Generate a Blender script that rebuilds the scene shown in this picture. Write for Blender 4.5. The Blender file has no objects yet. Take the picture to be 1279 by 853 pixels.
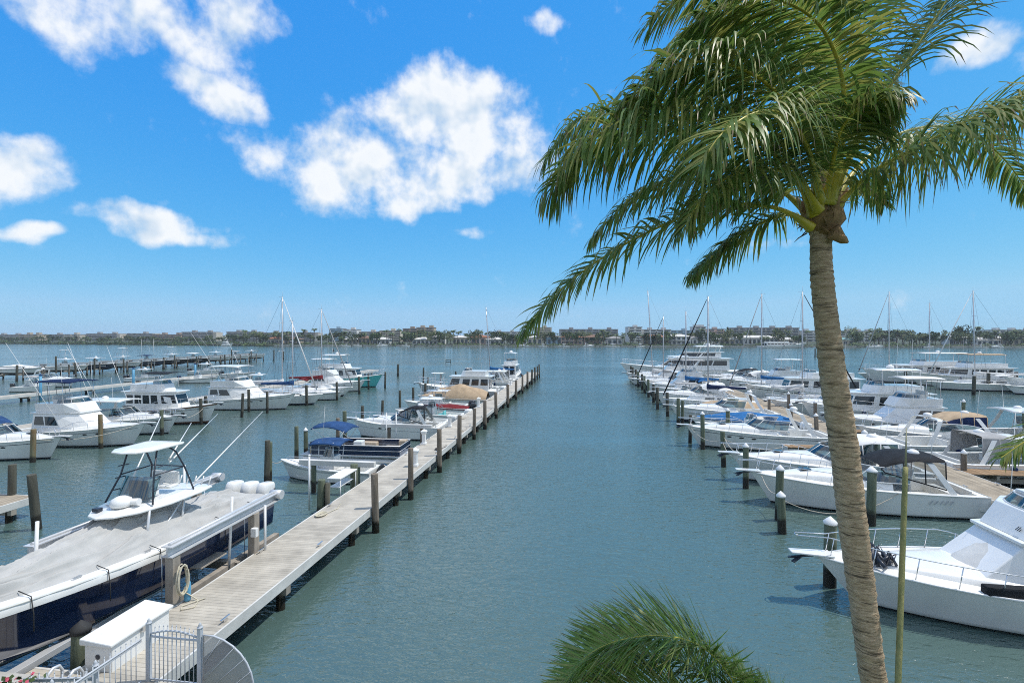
import bpy, math, random
from mathutils import Vector, Matrix
S = bpy.context.scene
COL = S.collection
R = math.radians
rnd = random.Random(7)
# ------------------------------------------------------------------ camera
CAM_H, FPX, HY, YAW = 8.8, 640.0, 419.0, R(8)
cd = bpy.data.cameras.new('camera'); cam = bpy.data.objects.new('camera', cd); COL.objects.link(cam)
cam.location = (0, 0, CAM_H); cam.rotation_euler = (R(90), 0, YAW)
cd.sensor_width = 36; cd.lens = 36 * FPX / 1279; cd.shift_y = -(426.5 - HY) / 1279
cd.clip_start = 0.1; cd.clip_end = 20000
S.camera = cam
# ------------------------------------------------------------------ light
SUN_EL, SUN_AZ = R(64), R(75)          # azimuth clockwise from +Y
sv = Vector((math.cos(SUN_EL) * math.sin(SUN_AZ), math.cos(SUN_EL) * math.cos(SUN_AZ), math.sin(SUN_EL)))
sd = bpy.data.lights.new('sun', 'SUN'); sd.energy = 3.1; sd.angle = R(0.55); sd.color = (1, .955, .88)
so = bpy.data.objects.new('sun', sd); COL.objects.link(so); so.location = (30, 10, 60)
so.rotation_euler = sv.to_track_quat('Z', 'Y').to_euler()
S.view_settings.view_transform = 'Standard'; S.view_settings.look = 'None'
S.view_settings.exposure = 0.27; S.view_settings.gamma = 1; S.view_settings.use_curve_mapping = False
S.cycles.use_denoising = False; S.cycles.sample_clamp_direct = 3.0; S.cycles.sample_clamp_indirect = 2.5; S.cycles.filter_width = 1.0; S.cycles.max_bounces = 6; S.cycles.transparent_max_bounces = 10
S.cycles.caustics_reflective = False; S.cycles.caustics_refractive = False
SKY_STRENGTH = 0.11
# ------------------------------------------------------------------ sky with clouds (by azimuth and elevation)
def px2ae(px, py):
    dx, dz = (px - 639.5) / FPX, (HY - py) / FPX
    return (math.atan2(dx, 1) - YAW, math.atan2(dz, math.hypot(dx, 1)))      # azimuth from +Y clockwise
wd = bpy.data.worlds.new("World"); S.world = wd; wd.use_nodes = True
nt = wd.node_tree; N = nt.nodes; LK = nt.links
for n in list(N): N.remove(n)
def nn(tree, t, **kw):
    n = tree.nodes.new(t)
    for k, v in kw.items():
        if k.startswith('i_'):
            key = k[2:]
            n.inputs[int(key) if key.isdigit() else key].default_value = v
        else: setattr(n, k, v)
    return n
def mth(tree, op, a, b=None, c=None, clamp=False):
    n = tree.nodes.new('ShaderNodeMath'); n.operation = op; n.use_clamp = clamp
    for i, x in enumerate((a, b, c)):
        if x is None: continue
        if isinstance(x, (int, float)): n.inputs[i].default_value = x
        else: tree.links.new(x, n.inputs[i])
    return n.outputs[0]
# (px, py, half width, half height, tilt, weight) of the cloud banks as seen from the balcony
CL = [(455, 210, 150, 62, 0.05, 1.0), (570, 150, 110, 68, .0, 1.12), (590, 215, 115, 42, 0.0, .9), (500, 250, 85, 25, 0.0, .8),
      (360, 205, 75, 45, .1, .8), (205, 40, 150, 62, .15, .82), (95, 25, 130, 48, .1, .62), (285, 30, 70, 50, 0, .9), (265, 112, 85, 34, .2, .9),
      (25, 208, 90, 46, 0, 1.0), (185, 280, 95, 24, .03, .95), (240, 298, 55, 15, 0, .8), (45, 287, 50, 10, 0, .8),
      (1240, 60, 75, 24, -.3, .95), (1330, 40, 90, 30, -.2, .9), (685, 18, 30, 20, 0, .45), (765, 95, 24, 18, 0, .3),
      (590, 296, 42, 9, 0, .45), (700, 290, 45, 20, 0, .2), (665, 190, 60, 70, 0, .35),
      (760, 402, 130, 8, 0, .02), (1130, 398, 110, 9, 0, .0), (940, 318, 70, 7, 0, .25), 
      (1500, 200, 200, 60, 0, .9), (-300, 120, 200, 70, 0, .9)]
tc = N.new('ShaderNodeTexCoord'); sx = N.new('ShaderNodeSeparateXYZ'); LK.new(tc.outputs['Generated'], sx.inputs[0])
az = mth(nt, 'ARCTAN2', sx.outputs[0], sx.outputs[1]); el = mth(nt, 'ARCSINE', sx.outputs[2])
cx = N.new('ShaderNodeCombineXYZ'); LK.new(az, cx.inputs[0]); LK.new(el, cx.inputs[1])
wn = nn(nt, 'ShaderNodeTexNoise', noise_dimensions='2D', i_Scale=7.0, i_Detail=2.0); LK.new(cx.outputs[0], wn.inputs['Vector'])
wv = N.new('ShaderNodeVectorMath'); wv.operation = 'MULTIPLY_ADD'; LK.new(wn.outputs['Color'], wv.inputs[0]); wv.inputs[1].default_value = (.09, .09, 0); LK.new(cx.outputs[0], wv.inputs[2])
mask = None
for (px, py, hw, hh, tilt, wgt) in CL:
    a, e = px2ae(px, py); a1, _ = px2ae(px + hw, py); a0, _ = px2ae(px - hw, py)
    _, e1 = px2ae(px, py - hh); _, e0 = px2ae(px, py + hh)
    mp = N.new('ShaderNodeMapping'); mp.vector_type = 'TEXTURE'
    mp.inputs['Location'].default_value = (a + .045, e + .045, 0); mp.inputs['Rotation'].default_value = (0, 0, -tilt)
    mp.inputs['Scale'].default_value = ((a1 - a0) / 2 * 1.25, (e1 - e0) / 2 * 1.25, 1)
    LK.new(wv.outputs[0], mp.inputs['Vector'])
    dt = N.new('ShaderNodeVectorMath'); dt.operation = 'DOT_PRODUCT'; LK.new(mp.outputs[0], dt.inputs[0]); LK.new(mp.outputs[0], dt.inputs[1])
    m = mth(nt, 'MULTIPLY_ADD', dt.outputs['Value'], -wgt, wgt)
    mask = m if mask is None else mth(nt, 'MAXIMUM', mask, m)
def sstep(v, a, c):
    m_ = N.new('ShaderNodeMapRange'); m_.interpolation_type = 'SMOOTHSTEP'; LK.new(v, m_.inputs['Value'])
    m_.inputs['From Min'].default_value = a; m_.inputs['From Max'].default_value = c; return m_.outputs[0]
over = mth(nt, 'MAXIMUM', sstep(el, .62, .85), sstep(mth(nt, 'ABSOLUTE', mth(nt, 'ADD', az, YAW)), 1.25, 1.6))  # unseen cloud cover added overhead and behind the camera to brighten neutral fill
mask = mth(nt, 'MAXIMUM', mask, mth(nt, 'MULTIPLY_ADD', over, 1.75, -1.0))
def cnoise(v, det):
    n = nn(nt, 'ShaderNodeTexNoise', noise_dimensions='2D', i_Scale=10.0, i_Detail=det, i_Roughness=.6, i_Lacunarity=2.1); LK.new(v, n.inputs['Vector']); return n.outputs['Fac']
off = N.new('ShaderNodeVectorMath'); off.operation = 'ADD'; LK.new(cx.outputs[0], off.inputs[0]); off.inputs[1].default_value = (.018, .030, 0)
na, nl, nb = cnoise(cx.outputs[0], 9.0), cnoise(cx.outputs[0], 3.0), cnoise(off.outputs[0], 3.0)
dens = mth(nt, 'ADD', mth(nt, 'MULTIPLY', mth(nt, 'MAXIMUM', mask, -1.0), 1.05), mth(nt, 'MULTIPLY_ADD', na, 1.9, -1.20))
alpha = N.new('ShaderNodeMapRange'); alpha.interpolation_type = 'SMOOTHSTEP'
LK.new(dens, alpha.inputs['Value']); alpha.inputs['From Min'].default_value = .0; alpha.inputs['From Max'].default_value = .85
lit = mth(nt, 'ADD', .72, mth(nt, 'MULTIPLY', mth(nt, 'SUBTRACT', nl, nb), 3.4), clamp=True)
lit = mth(nt, 'SUBTRACT', lit, mth(nt, 'MULTIPLY', sstep(dens, .75, 1.5), .25), clamp=True)
sky = N.new('ShaderNodeTexSky'); sky.sky_type = 'NISHITA'; sky.sun_disc = False
sky.sun_elevation = SUN_EL; sky.sun_rotation = SUN_AZ; sky.air_density = 1.0; sky.dust_density = .25; sky.ozone_density = 2.2
spx = N.new('ShaderNodeSeparateColor'); LK.new(sky.outputs[0], spx.inputs[0]); tn = N.new('ShaderNodeCombineColor')
for k_, (amp_, gam_, top_) in enumerate(((.034, 1.34, .34), (.2125, .57, .64), (.75, .10, .9))):
    LK.new(mth(nt, 'MINIMUM', mth(nt, 'MULTIPLY', mth(nt, 'POWER', spx.outputs[k_], gam_), amp_ * 7.6), top_ * 7.6), tn.inputs[k_])
cc = N.new('ShaderNodeMix'); cc.data_type = 'RGBA'; LK.new(lit, cc.inputs['Factor'])
cc.inputs['A'].default_value = (4.6, 5.6, 6.7, 1); cc.inputs['B'].default_value = (7.3, 7.5, 7.7, 1)
mx = N.new('ShaderNodeMix'); mx.data_type = 'RGBA'
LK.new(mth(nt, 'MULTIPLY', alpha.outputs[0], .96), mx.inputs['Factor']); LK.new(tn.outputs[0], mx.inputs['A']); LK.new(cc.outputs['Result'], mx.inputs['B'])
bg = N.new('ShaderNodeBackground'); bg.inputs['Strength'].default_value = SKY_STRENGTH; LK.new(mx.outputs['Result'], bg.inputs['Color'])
wo = N.new('ShaderNodeOutputWorld'); LK.new(bg.outputs[0], wo.inputs['Surface'])
# ------------------------------------------------------------------ helpers
def at(px, D, z=0.0):
    """point at camera depth D on the ray column px, at height z"""
    xc = (px - 639.5) / FPX * D
    return Vector((xc * math.cos(YAW) - D * math.sin(YAW), xc * math.sin(YAW) + D * math.cos(YAW), z))
def ray(px, py, D):
    p = at(px, D); p.z = CAM_H - (py - HY) / FPX * D; return p
def wat(px, py, z=0.0):
    return at(px, FPX * (CAM_H - z) / (py - HY), z)
ORD = ['first', 'second', 'third', 'fourth', 'fifth', 'sixth', 'seventh', 'eighth', 'ninth', 'tenth', 'eleventh', 'twelfth', 'thirteenth', 'fourteenth',
       'fifteenth', 'sixteenth', 'seventeenth', 'eighteenth', 'nineteenth', 'twentieth']
def nth(i):
    if i < 20: return ORD[i]
    tens = ['', '', 'twenty', 'thirty', 'forty', 'fifty', 'sixty', 'seventy', 'eighty', 'ninety']
    n = i + 1
    return (tens[n // 10] + '-' + ORD[n % 10 - 1]) if n % 10 else tens[n // 10][:-1] + 'ieth'
class MB:
    def __init__(s): s.v = []; s.f = []; s.m = []; s.s = []
    def add(s, vs, fs, mat=0, smooth=False):
        o = len(s.v); s.v += [tuple(p) for p in vs]
        for f in fs: s.f.append(tuple(i + o for i in f)); s.m.append(mat); s.s.append(smooth)
        return s
    def box(s, c, d, rz=0, mat=0, M=None):
        x, y, z = d[0] / 2, d[1] / 2, d[2] / 2
        vs = [Vector((a * x, b * y, e * z)) for e in (-1, 1) for b in (-1, 1) for a in (-1, 1)]
        if rz: vs = [Matrix.Rotation(rz, 3, 'Z') @ v for v in vs]
        if M: vs = [M @ v for v in vs]
        vs = [v + Vector(c) for v in vs]
        return s.add(vs, [(0, 2, 3, 1), (4, 5, 7, 6), (0, 1, 5, 4), (2, 6, 7, 3), (0, 4, 6, 2), (1, 3, 7, 5)], mat)
    def bar(s, a, b, w, h, mat=0):
        a, b = Vector(a), Vector(b); d = b - a; L = d.length
        if L < 1e-6: return s
        q = d.to_track_quat('X', 'Z').to_matrix()
        return s.box((a + b) / 2, (L, w, h), mat=mat, M=q)
    def tube(s, pts, r, n=6, mat=0, smooth=True, caps=True):
        pts = [Vector(p) for p in pts]; k = len(pts); rr = r if isinstance(r, (list, tuple)) else [r] * k
        rings = []; up = None
        for i, p in enumerate(pts):
            t = (pts[min(i + 1, k - 1)] - pts[max(i - 1, 0)])
            t = t.normalized() if t.length > 1e-9 else Vector((0, 0, 1))
            if up is None: up = t.orthogonal().normalized()
            up = up - t * up.dot(t); up = up.normalized() if up.length > 1e-6 else t.orthogonal().normalized()
            bn = t.cross(up)
            rings.append([p + (up * math.cos(2 * math.pi * j / n) + bn * math.sin(2 * math.pi * j / n)) * rr[i] for j in range(n)])
        return s.loft(rings, True, caps, mat, smooth)
    def loft(s, rings, closed=True, caps=(False, False), mat=0, smooth=True):
        if caps is True: caps = (True, True)
        if caps is False: caps = (False, False)
        n = len(rings[0]); vs = [p for r in rings for p in r]; fs = []
        for i in range(len(rings) - 1):
            for j in range(n if closed else n - 1):
                a, b = i * n + j, i * n + (j + 1) % n
                fs.append((a, b, b + n, a + n))
        s.add(vs, fs, mat, smooth)
        o = len(s.v) - len(vs)
        if caps[0]: s.f.append(tuple(o + j for j in reversed(range(n)))); s.m.append(mat); s.s.append(False)
        if caps[1]: s.f.append(tuple(o + len(vs) - n + j for j in range(n))); s.m.append(mat); s.s.append(False)
        return s
    def prism(s, poly, z0, z1, mat=0):
        return s.loft([[(x, y, z0) for x, y in poly], [(x, y, z1) for x, y in poly]], True, True, mat, False)
    def slab(s, poly, th, mat=0):
        """polygon of 3D points thickened straight down"""
        return s.loft([[Vector(p) - Vector((0, 0, th)) for p in poly], poly], True, True, mat, False)
    def disc(s, c, ax, r, n=10, mat=0, ry=None):
        c = Vector(c); ax = Vector(ax).normalized(); u = ax.cross(Vector((0, 0, 1))); u = u.normalized() if u.length > 1e-4 else Vector((1, 0, 0)); w = u.cross(ax)
        ry = ry or r
        return s.add([c + u * r * math.cos(2 * math.pi * i / n) + w * ry * math.sin(2 * math.pi * i / n) for i in range(n)], [tuple(range(n))], mat)
    def lathe(s, c, prof, n=12, mat=0, smooth=True):
        return s.loft([[(c[0] + r * math.cos(2 * math.pi * j / n), c[1] + r * math.sin(2 * math.pi * j / n), c[2] + z) for j in range(n)] for r, z in prof], True, True, mat, smooth)
    def build(s, name, mats, parent=None, label=None, bevel=0, auto=False):
        me = bpy.data.meshes.new(name); me.from_pydata(s.v, [], s.f)
        if not isinstance(mats, (list, tuple)): mats = [mats]
        for m in mats: me.materials.append(m)
        me.polygons.foreach_set('material_index', s.m); me.polygons.foreach_set('use_smooth', s.s); me.update()
        o = bpy.data.objects.new(name, me); COL.objects.link(o)
        if parent: o.parent = parent
        if label: o['label'] = label
        if bevel:
            b = o.modifiers.new('bevel', 'BEVEL'); b.width = bevel; b.segments = 2; b.limit_method = 'ANGLE'; b.angle_limit = R(40)
        return o
def tag(o, label, cat, group=None, kind=None):
    if label: o['label'] = label
    if cat: o['category'] = cat
    if group: o['group'] = group
    if kind: o['kind'] = kind
    return o
def thing(name, label, cat, loc=(0, 0, 0), rz=0, group=None):
    o = bpy.data.objects.new(name, None); COL.objects.link(o); o.location = loc; o.rotation_euler = (0, 0, rz); o.empty_display_size = .2
    return tag(o, label, cat, group)
def copy_tree(o, parent=None):
    c = o.copy(); COL.objects.link(c)
    if parent: c.parent = parent
    for ch in list(o.children): copy_tree(ch, c)
    return c
# ------------------------------------------------------------------ materials
def mat(name, col, rough=.5, metal=0, var=.12, scale=3.0, bump=0, bscale=40, spec=.5, coat=0, stretch=(1, 1, 1), col2=None, coords='Object', detail=6):
    m = bpy.data.materials.new(name); m.use_nodes = True; t = m.node_tree; b = t.nodes['Principled BSDF']
    if 'canvas' in name or 'timber' in name: spec = .12
    b.inputs['Roughness'].default_value = rough; b.inputs['Metallic'].default_value = metal
    b.inputs['Specular IOR Level'].default_value = spec; b.inputs['Coat Weight'].default_value = coat
    tcn = t.nodes.new('ShaderNodeTexCoord'); mpn = t.nodes.new('ShaderNodeMapping'); mpn.inputs['Scale'].default_value = stretch
    t.links.new(tcn.outputs[coords], mpn.inputs[0])
    no = nn(t, 'ShaderNodeTexNoise', i_Scale=scale, i_Detail=detail, i_Roughness=.6); t.links.new(mpn.outputs[0], no.inputs['Vector'])
    mr = nn(t, 'ShaderNodeMapRange'); mr.inputs['From Min'].default_value = .3; mr.inputs['From Max'].default_value = .7
    t.links.new(no.outputs['Fac'], mr.inputs['Value'])
    mxn = nn(t, 'ShaderNodeMix', data_type='RGBA'); t.links.new(mr.outputs[0], mxn.inputs['Factor'])
    c2 = col2 or tuple(c * (1 - var * 2) for c in col)
    mxn.inputs['A'].default_value = (*c2, 1); mxn.inputs['B'].default_value = (*[min(1, c * (1 + (0 if col2 else var * .4))) for c in col], 1)
    t.links.new(mxn.outputs['Result'], b.inputs['Base Color'])
    if bump:
        n2 = nn(t, 'ShaderNodeTexNoise', i_Scale=bscale, i_Detail=5.0); t.links.new(mpn.outputs[0], n2.inputs['Vector'])
        bp = nn(t, 'ShaderNodeBump', i_Strength=bump, i_Distance=.02); t.links.new(n2.outputs['Fac'], bp.inputs['Height']); t.links.new(bp.outputs[0], b.inputs['Normal'])
    return m
M = {}
M['white'] = mat('white_gelcoat', (.79, .79, .77), .22, var=.05, scale=1.2, coat=.4, stretch=(1.2, 1.2, .4))
M['white2'] = mat('cream_gelcoat', (.76, .74, .68), .3, var=.05, scale=.8, coat=.3)
M['grey'] = mat('grey_gelcoat', (.42, .44, .46), .3, var=.06, scale=.8, coat=.3)
M['navy'] = mat('navy_gelcoat', (.010, .022, .060), .10, var=.1, coat=.8)
M['black'] = mat('black_paint', (.02, .02, .022), .4, var=.2)
M['teal'] = mat('turquoise_gelcoat', (.09, .52, .52), .25, var=.06, coat=.4)
M['red'] = mat('red_gelcoat', (.42, .05, .04), .3, coat=.3)
M['bottom'] = mat('antifouling', (.018, .022, .03), .6, var=.3, scale=4)
M['wood'] = mat('varnished_wood', (.17, .07, .03), .35, stretch=(.4, 4, 4), scale=4, var=.25)
M['teak'] = mat('teak', (.33, .22, .13), .6, stretch=(.3, 8, 8), scale=4, var=.2)
M['nonskid'] = mat('nonskid_deck', (.74, .74, .71), .55, var=.06, scale=2)
M['vinyl'] = mat('white_vinyl', (.72, .70, .65), .45, var=.06)
M['tanv'] = mat('tan_vinyl', (.50, .40, .29), .5)
M['canvas_blue'] = mat('blue_canvas', (.030, .078, .20), .85, var=.2, scale=2, bump=.3, bscale=8)
M['canvas_navy'] = mat('navy_canvas', (.014, .028, .085), .8, var=.2, scale=2, bump=.3, bscale=8)
M['canvas_bright'] = mat('bright_blue_canvas', (.03, .15, .37), .8, var=.2, scale=2, bump=.3, bscale=8)
M['canvas_black'] = mat('black_canvas', (.022, .024, .028), .75, var=.2, scale=2, bump=.3, bscale=8)
M['canvas_tan'] = mat('tan_canvas', (.48, .36, .24), .85, var=.14, scale=2, bump=.4, bscale=6)
M['canvas_grey'] = mat('grey_canvas', (.38, .38, .38), .85, var=.12, scale=2, bump=.4, bscale=6)
M['canvas_white'] = mat('white_canvas', (.70, .70, .69), .8, var=.06, scale=2, bump=.3, bscale=6)
M['canvas_pale'] = mat('pale_canvas', (.60, .60, .585), .85, var=.08, scale=1.5, bump=.6, bscale=4)
M['canvas_red'] = mat('maroon_canvas', (.20, .03, .035), .85, var=.2, scale=2, bump=.3, bscale=8)
M['cover'] = mat('boat_cover_cloth', (.45, .448, .435), .85, var=.10, scale=1.5, bump=.12, bscale=9, spec=.2)
M['glass'] = mat('dark_glass', (.012, .018, .022), .06, var=.1, spec=.8)
M['steel'] = mat('stainless_steel', (.75, .75, .76), .2, metal=1, var=.03)
M['alu'] = mat('aluminium', (.66, .67, .68), .38, metal=.35, var=.06)
M['mastm'] = mat('mast_alloy', (.50, .51, .53), .35, metal=.3, var=.05)
M['dkmetal'] = mat('dark_powder_coat', (.03, .04, .06), .4)
M['outb'] = mat('black_outboard', (.02, .022, .025), .25, coat=.5)
M['rope'] = mat('rope', (.55, .50, .42), .9, scale=30)
M['ropedk'] = mat('dark_rope', (.05, .05, .05), .9, scale=30)
M['rubber'] = mat('rubber', (.03, .03, .03), .8)
M['plastic'] = mat('white_plastic', (.78, .78, .77), .4, var=.04)
M['hosem'] = mat('garden_hose', (.60, .55, .42), .6)
M['bluecan'] = mat('blue_plastic', (.10, .33, .52), .5)
M['concrete'] = mat('concrete', (.40, .385, .35), .9, var=.12, scale=2, bump=.4, bscale=14)
M['graywood'] = mat('weathered_wood', (.36, .32, .27), .9, var=.18, scale=3, stretch=(1, 1, .3), bump=.5, bscale=12)
M['fascia'] = mat('white_fascia', (.62, .61, .58), .7, var=.1, scale=1.5, bump=.2, bscale=15)
def glassm(name, tint, tr):
    m = bpy.data.materials.new(name); m.use_nodes = True; t = m.node_tree; t.nodes.remove(t.nodes['Principled BSDF'])
    g = nn(t, 'ShaderNodeBsdfGlossy', i_Roughness=.03); tr_ = nn(t, 'ShaderNodeBsdfTransparent'); tr_.inputs[0].default_value = (*tint, 1)
    f = nn(t, 'ShaderNodeFresnel', i_IOR=1.5); a = mth(t, 'ADD', f.outputs[0], 1 - tr, clamp=True)
    x = nn(t, 'ShaderNodeMixShader'); t.links.new(a, x.inputs[0]); t.links.new(tr_.outputs[0], x.inputs[1]); t.links.new(g.outputs[0], x.inputs[2])
    t.links.new(x.outputs[0], t.nodes['Material Output'].inputs[0]); return m
M['clear'] = glassm('tinted_windshield', (.16, .27, .30), .90)
M['vinylclear'] = glassm('clear_vinyl', (.62, .66, .68), .9)
M['mesh'] = mat('perforated_sheet', (.42, .42, .42), .6, var=.05)
_t = M['mesh'].node_tree; _m = _t.nodes.new('ShaderNodeMixShader'); _m.inputs[0].default_value = .52; _r = _t.nodes.new('ShaderNodeBsdfTransparent')
_t.links.new(_t.nodes['Principled BSDF'].outputs[0], _m.inputs[1]); _t.links.new(_r.outputs[0], _m.inputs[2]); _t.links.new(_m.outputs[0], _t.nodes['Material Output'].inputs[0])
def woodpile(name, c1, c2, tide=.45):
    """timber piling with a dark wet growth band at the waterline"""
    m = mat(name, c1, .9, col2=c2, scale=2.2, stretch=(3, 3, .35), bump=.7, bscale=9)
    t = m.node_tree; b = t.nodes['Principled BSDF']; src = b.inputs['Base Color'].links[0].from_socket
    ge = t.nodes.new('ShaderNodeNewGeometry'); se = t.nodes.new('ShaderNodeSeparateXYZ'); t.links.new(ge.outputs['Position'], se.inputs[0])
    no = nn(t, 'ShaderNodeTexNoise', i_Scale=2.5, i_Detail=4.0); t.links.new(ge.outputs['Position'], no.inputs['Vector'])
    h = mth(t, 'SUBTRACT', se.outputs[2], mth(t, 'MULTIPLY', no.outputs['Fac'], .5))
    mr = nn(t, 'ShaderNodeMapRange'); t.links.new(h, mr.inputs['Value']); mr.inputs['From Min'].default_value = tide - .3; mr.inputs['From Max'].default_value = tide - .12
    x = nn(t, 'ShaderNodeMix', data_type='RGBA'); t.links.new(mr.outputs[0], x.inputs['Factor']); x.inputs['A'].default_value = (.018, .017, .012, 1); t.links.new(src, x.inputs['B'])
    t.links.new(x.outputs['Result'], b.inputs['Base Color']); return m
M['pile_grey'] = woodpile('grey_piling_timber', (.27, .225, .18), (.115, .095, .075))
M['pile_green'] = woodpile('green_treated_piling', (.17, .19, .125), (.065, .085, .055), .6)
M['pile_dark'] = woodpile('dark_old_piling', (.105, .10, .075), (.045, .045, .035), .6)
M['pile_rust'] = woodpile('rust_stained_piling', (.20, .21, .13), (.17, .09, .035), .4)
def planks(name, c, axis, w=.142, var=.22):
    """boards of width w laid across the axis; tone per board, narrow gaps"""
    m = mat(name, c, .85, var=.17, scale=1.1, stretch=(1, 1, 1), bump=.2, bscale=25)
    t = m.node_tree; b = t.nodes['Principled BSDF']; src = b.inputs['Base Color'].links[0].from_socket
    tcn = t.nodes.new('ShaderNodeTexCoord'); se = t.nodes.new('ShaderNodeSeparateXYZ'); t.links.new(tcn.outputs['Object'], se.inputs[0])
    v = mth(t, 'DIVIDE', se.outputs[axis], w); fl = mth(t, 'FLOOR', v); fr = mth(t, 'FRACT', v)
    wn_ = nn(t, 'ShaderNodeTexWhiteNoise', noise_dimensions='1D'); t.links.new(fl, wn_.inputs['W'])
    tone = mth(t, 'ADD', 1 - var, mth(t, 'MULTIPLY', wn_.outputs['Value'], var * 1.6))
    gap = mth(t, 'LESS_THAN', mth(t, 'ABSOLUTE', mth(t, 'SUBTRACT', fr, .5)), .455)
    k = mth(t, 'MULTIPLY', tone, mth(t, 'ADD', .5, mth(t, 'MULTIPLY', gap, .5)))
    x = nn(t, 'ShaderNodeVectorMath', operation='SCALE'); t.links.new(src, x.inputs[0]); t.links.new(k, x.inputs['Scale'])
    t.links.new(x.outputs[0], b.inputs['Base Color'])
    return m
M['deck'] = planks('composite_decking', (.50, .46, .39), 1, var=.10)
M['deckx'] = planks('timber_decking', (.40, .34, .26), 0)
M['deckw'] = planks('brown_timber_decking', (.34, .23, .14), 0)
# ------------------------------------------------------------------ water
def water_mat():
    m = bpy.data.materials.new('sea_water'); m.use_nodes = True; t = m.node_tree; b = t.nodes['Principled BSDF']
    b.inputs['Base Color'].default_value = (.030, .062, .060, 1); b.inputs['Roughness'].default_value = .085; b.inputs['IOR'].default_value = 1.75
    ge = t.nodes.new('ShaderNodeNewGeometry')
    def wave(scale, st, det, rot):
        mp = t.nodes.new('ShaderNodeMapping'); mp.inputs['Scale'].default_value = st; mp.inputs['Rotation'].default_value = (0, 0, rot)
        t.links.new(ge.outputs['Position'], mp.inputs[0])
        n = nn(t, 'ShaderNodeTexNoise', i_Scale=scale, i_Detail=det, i_Roughness=.55, i_Distortion=.35); t.links.new(mp.outputs[0], n.inputs['Vector']); return n.outputs['Fac']
    a = wave(.42, (.55, 1.35, 1), 3.0, R(-14)); c = wave(1.5, (.55, 1.3, 1), 4.0, R(10)); e = wave(3.8, (.7, 1.25, 1), 3.0, R(-25))
    patch = wave(.035, (.5, 1.5, 1), 2.0, R(5))
    pm = nn(t, 'ShaderNodeMapRange'); t.links.new(patch, pm.inputs['Value']); pm.inputs['From Min'].default_value = .35; pm.inputs['From Max'].default_value = .65
    pm.inputs['To Min'].default_value = .45; pm.inputs['To Max'].default_value = 1.35
    h = mth(t, 'ADD', mth(t, 'MULTIPLY', a, .17), mth(t, 'ADD', mth(t, 'MULTIPLY', c, .12), mth(t, 'MULTIPLY', e, .165)))
    h = mth(t, 'MULTIPLY', h, pm.outputs[0])
    bp = nn(t, 'ShaderNodeBump', i_Strength=1.0, i_Distance=.40); t.links.new(h, bp.inputs['Height']); t.links.new(bp.outputs[0], b.inputs['Normal'])
    tint = nn(t, 'ShaderNodeMix', data_type='RGBA'); t.links.new(patch, tint.inputs['Factor'])
    tint.inputs['A'].default_value = (.062, .108, .102, 1); tint.inputs['B'].default_value = (.080, .130, .116, 1); t.links.new(tint.outputs['Result'], b.inputs['Base Color'])
    return m
w = MB(); w.add([(-1900, -90, 0), (1900, -90, 0), (1900, 1700, 0), (-1900, 1700, 0)], [(0, 1, 2, 3)])
tag(w.build('water', water_mat()), 'rippled blue green water of the marina and lagoon', 'water', kind='structure')
# land behind the sea wall, under the balcony (mostly out of frame)
g = MB(); g.box((0, -19, .75), (160, 56, 1.5)); 
lawn = g.build('lawn', mat('lawn_grass', (.07, .11, .03), .95, var=.25, scale=6, bump=.5)); tag(lawn, 'mown lawn behind the sea wall at the foot of the palm', 'lawn', kind='structure')
g = MB(); g.box((0, 9.2, .72), (160, .4, 1.7)); tag(g.build('sea_wall', M['concrete']), 'concrete sea wall at the lawn edge', 'sea wall', kind='structure')

# ------------------------------------------------------------------ pilings
PILE = {}
def piling(x, y, top, kind='pile_grey', r=.15, cap='flat', lean=(0, 0), label='', group='mooring pilings', base=-1.2, name='mooring_piling'):
    r *= rnd.uniform(.88, 1.1); root = thing(name, label, 'piling', (x, y, 0), rnd.uniform(0, 6.28), group)
    root.rotation_euler = (lean[0] + rnd.gauss(0, R(.9)), lean[1] + rnd.gauss(0, R(.9)), root.rotation_euler[2]); top *= rnd.uniform(.96, 1.05)
    m = MB(); k = 12; rings = []
    q = rnd.uniform(0, 9)
    for z in (base, 0, top * .35, top * .7, top - .03, top):
        rr = r * (1.04 - .06 * z / max(top, .1)) * (.93 if z == top else 1)
        rings.append([(rr * math.cos(2 * math.pi * j / k) * (1 + .05 * math.sin(j * 2.3 + q)), rr * math.sin(2 * math.pi * j / k) * (1 + .05 * math.sin(j * 1.7 + q)), z) for j in range(k)])
    m.loft(rings, True, True); m.build('post', M[kind], root)
    if cap == 'cone':
        c = MB(); c.lathe((0, 0, top + .004), [(r * 1.14, -.05), (r * 1.14, .02), (r * .55, .13), (.012, .21)], 14); c.build('cap', M['plastic'], root)
    elif cap == 'dark':
        c = MB(); c.lathe((0, 0, top + .004), [(r * 1.12, -.10), (r * 1.12, .02), (r * .5, .12), (.012, .19)], 14); c.build('cap', M['rubber'], root)
    return root
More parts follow.
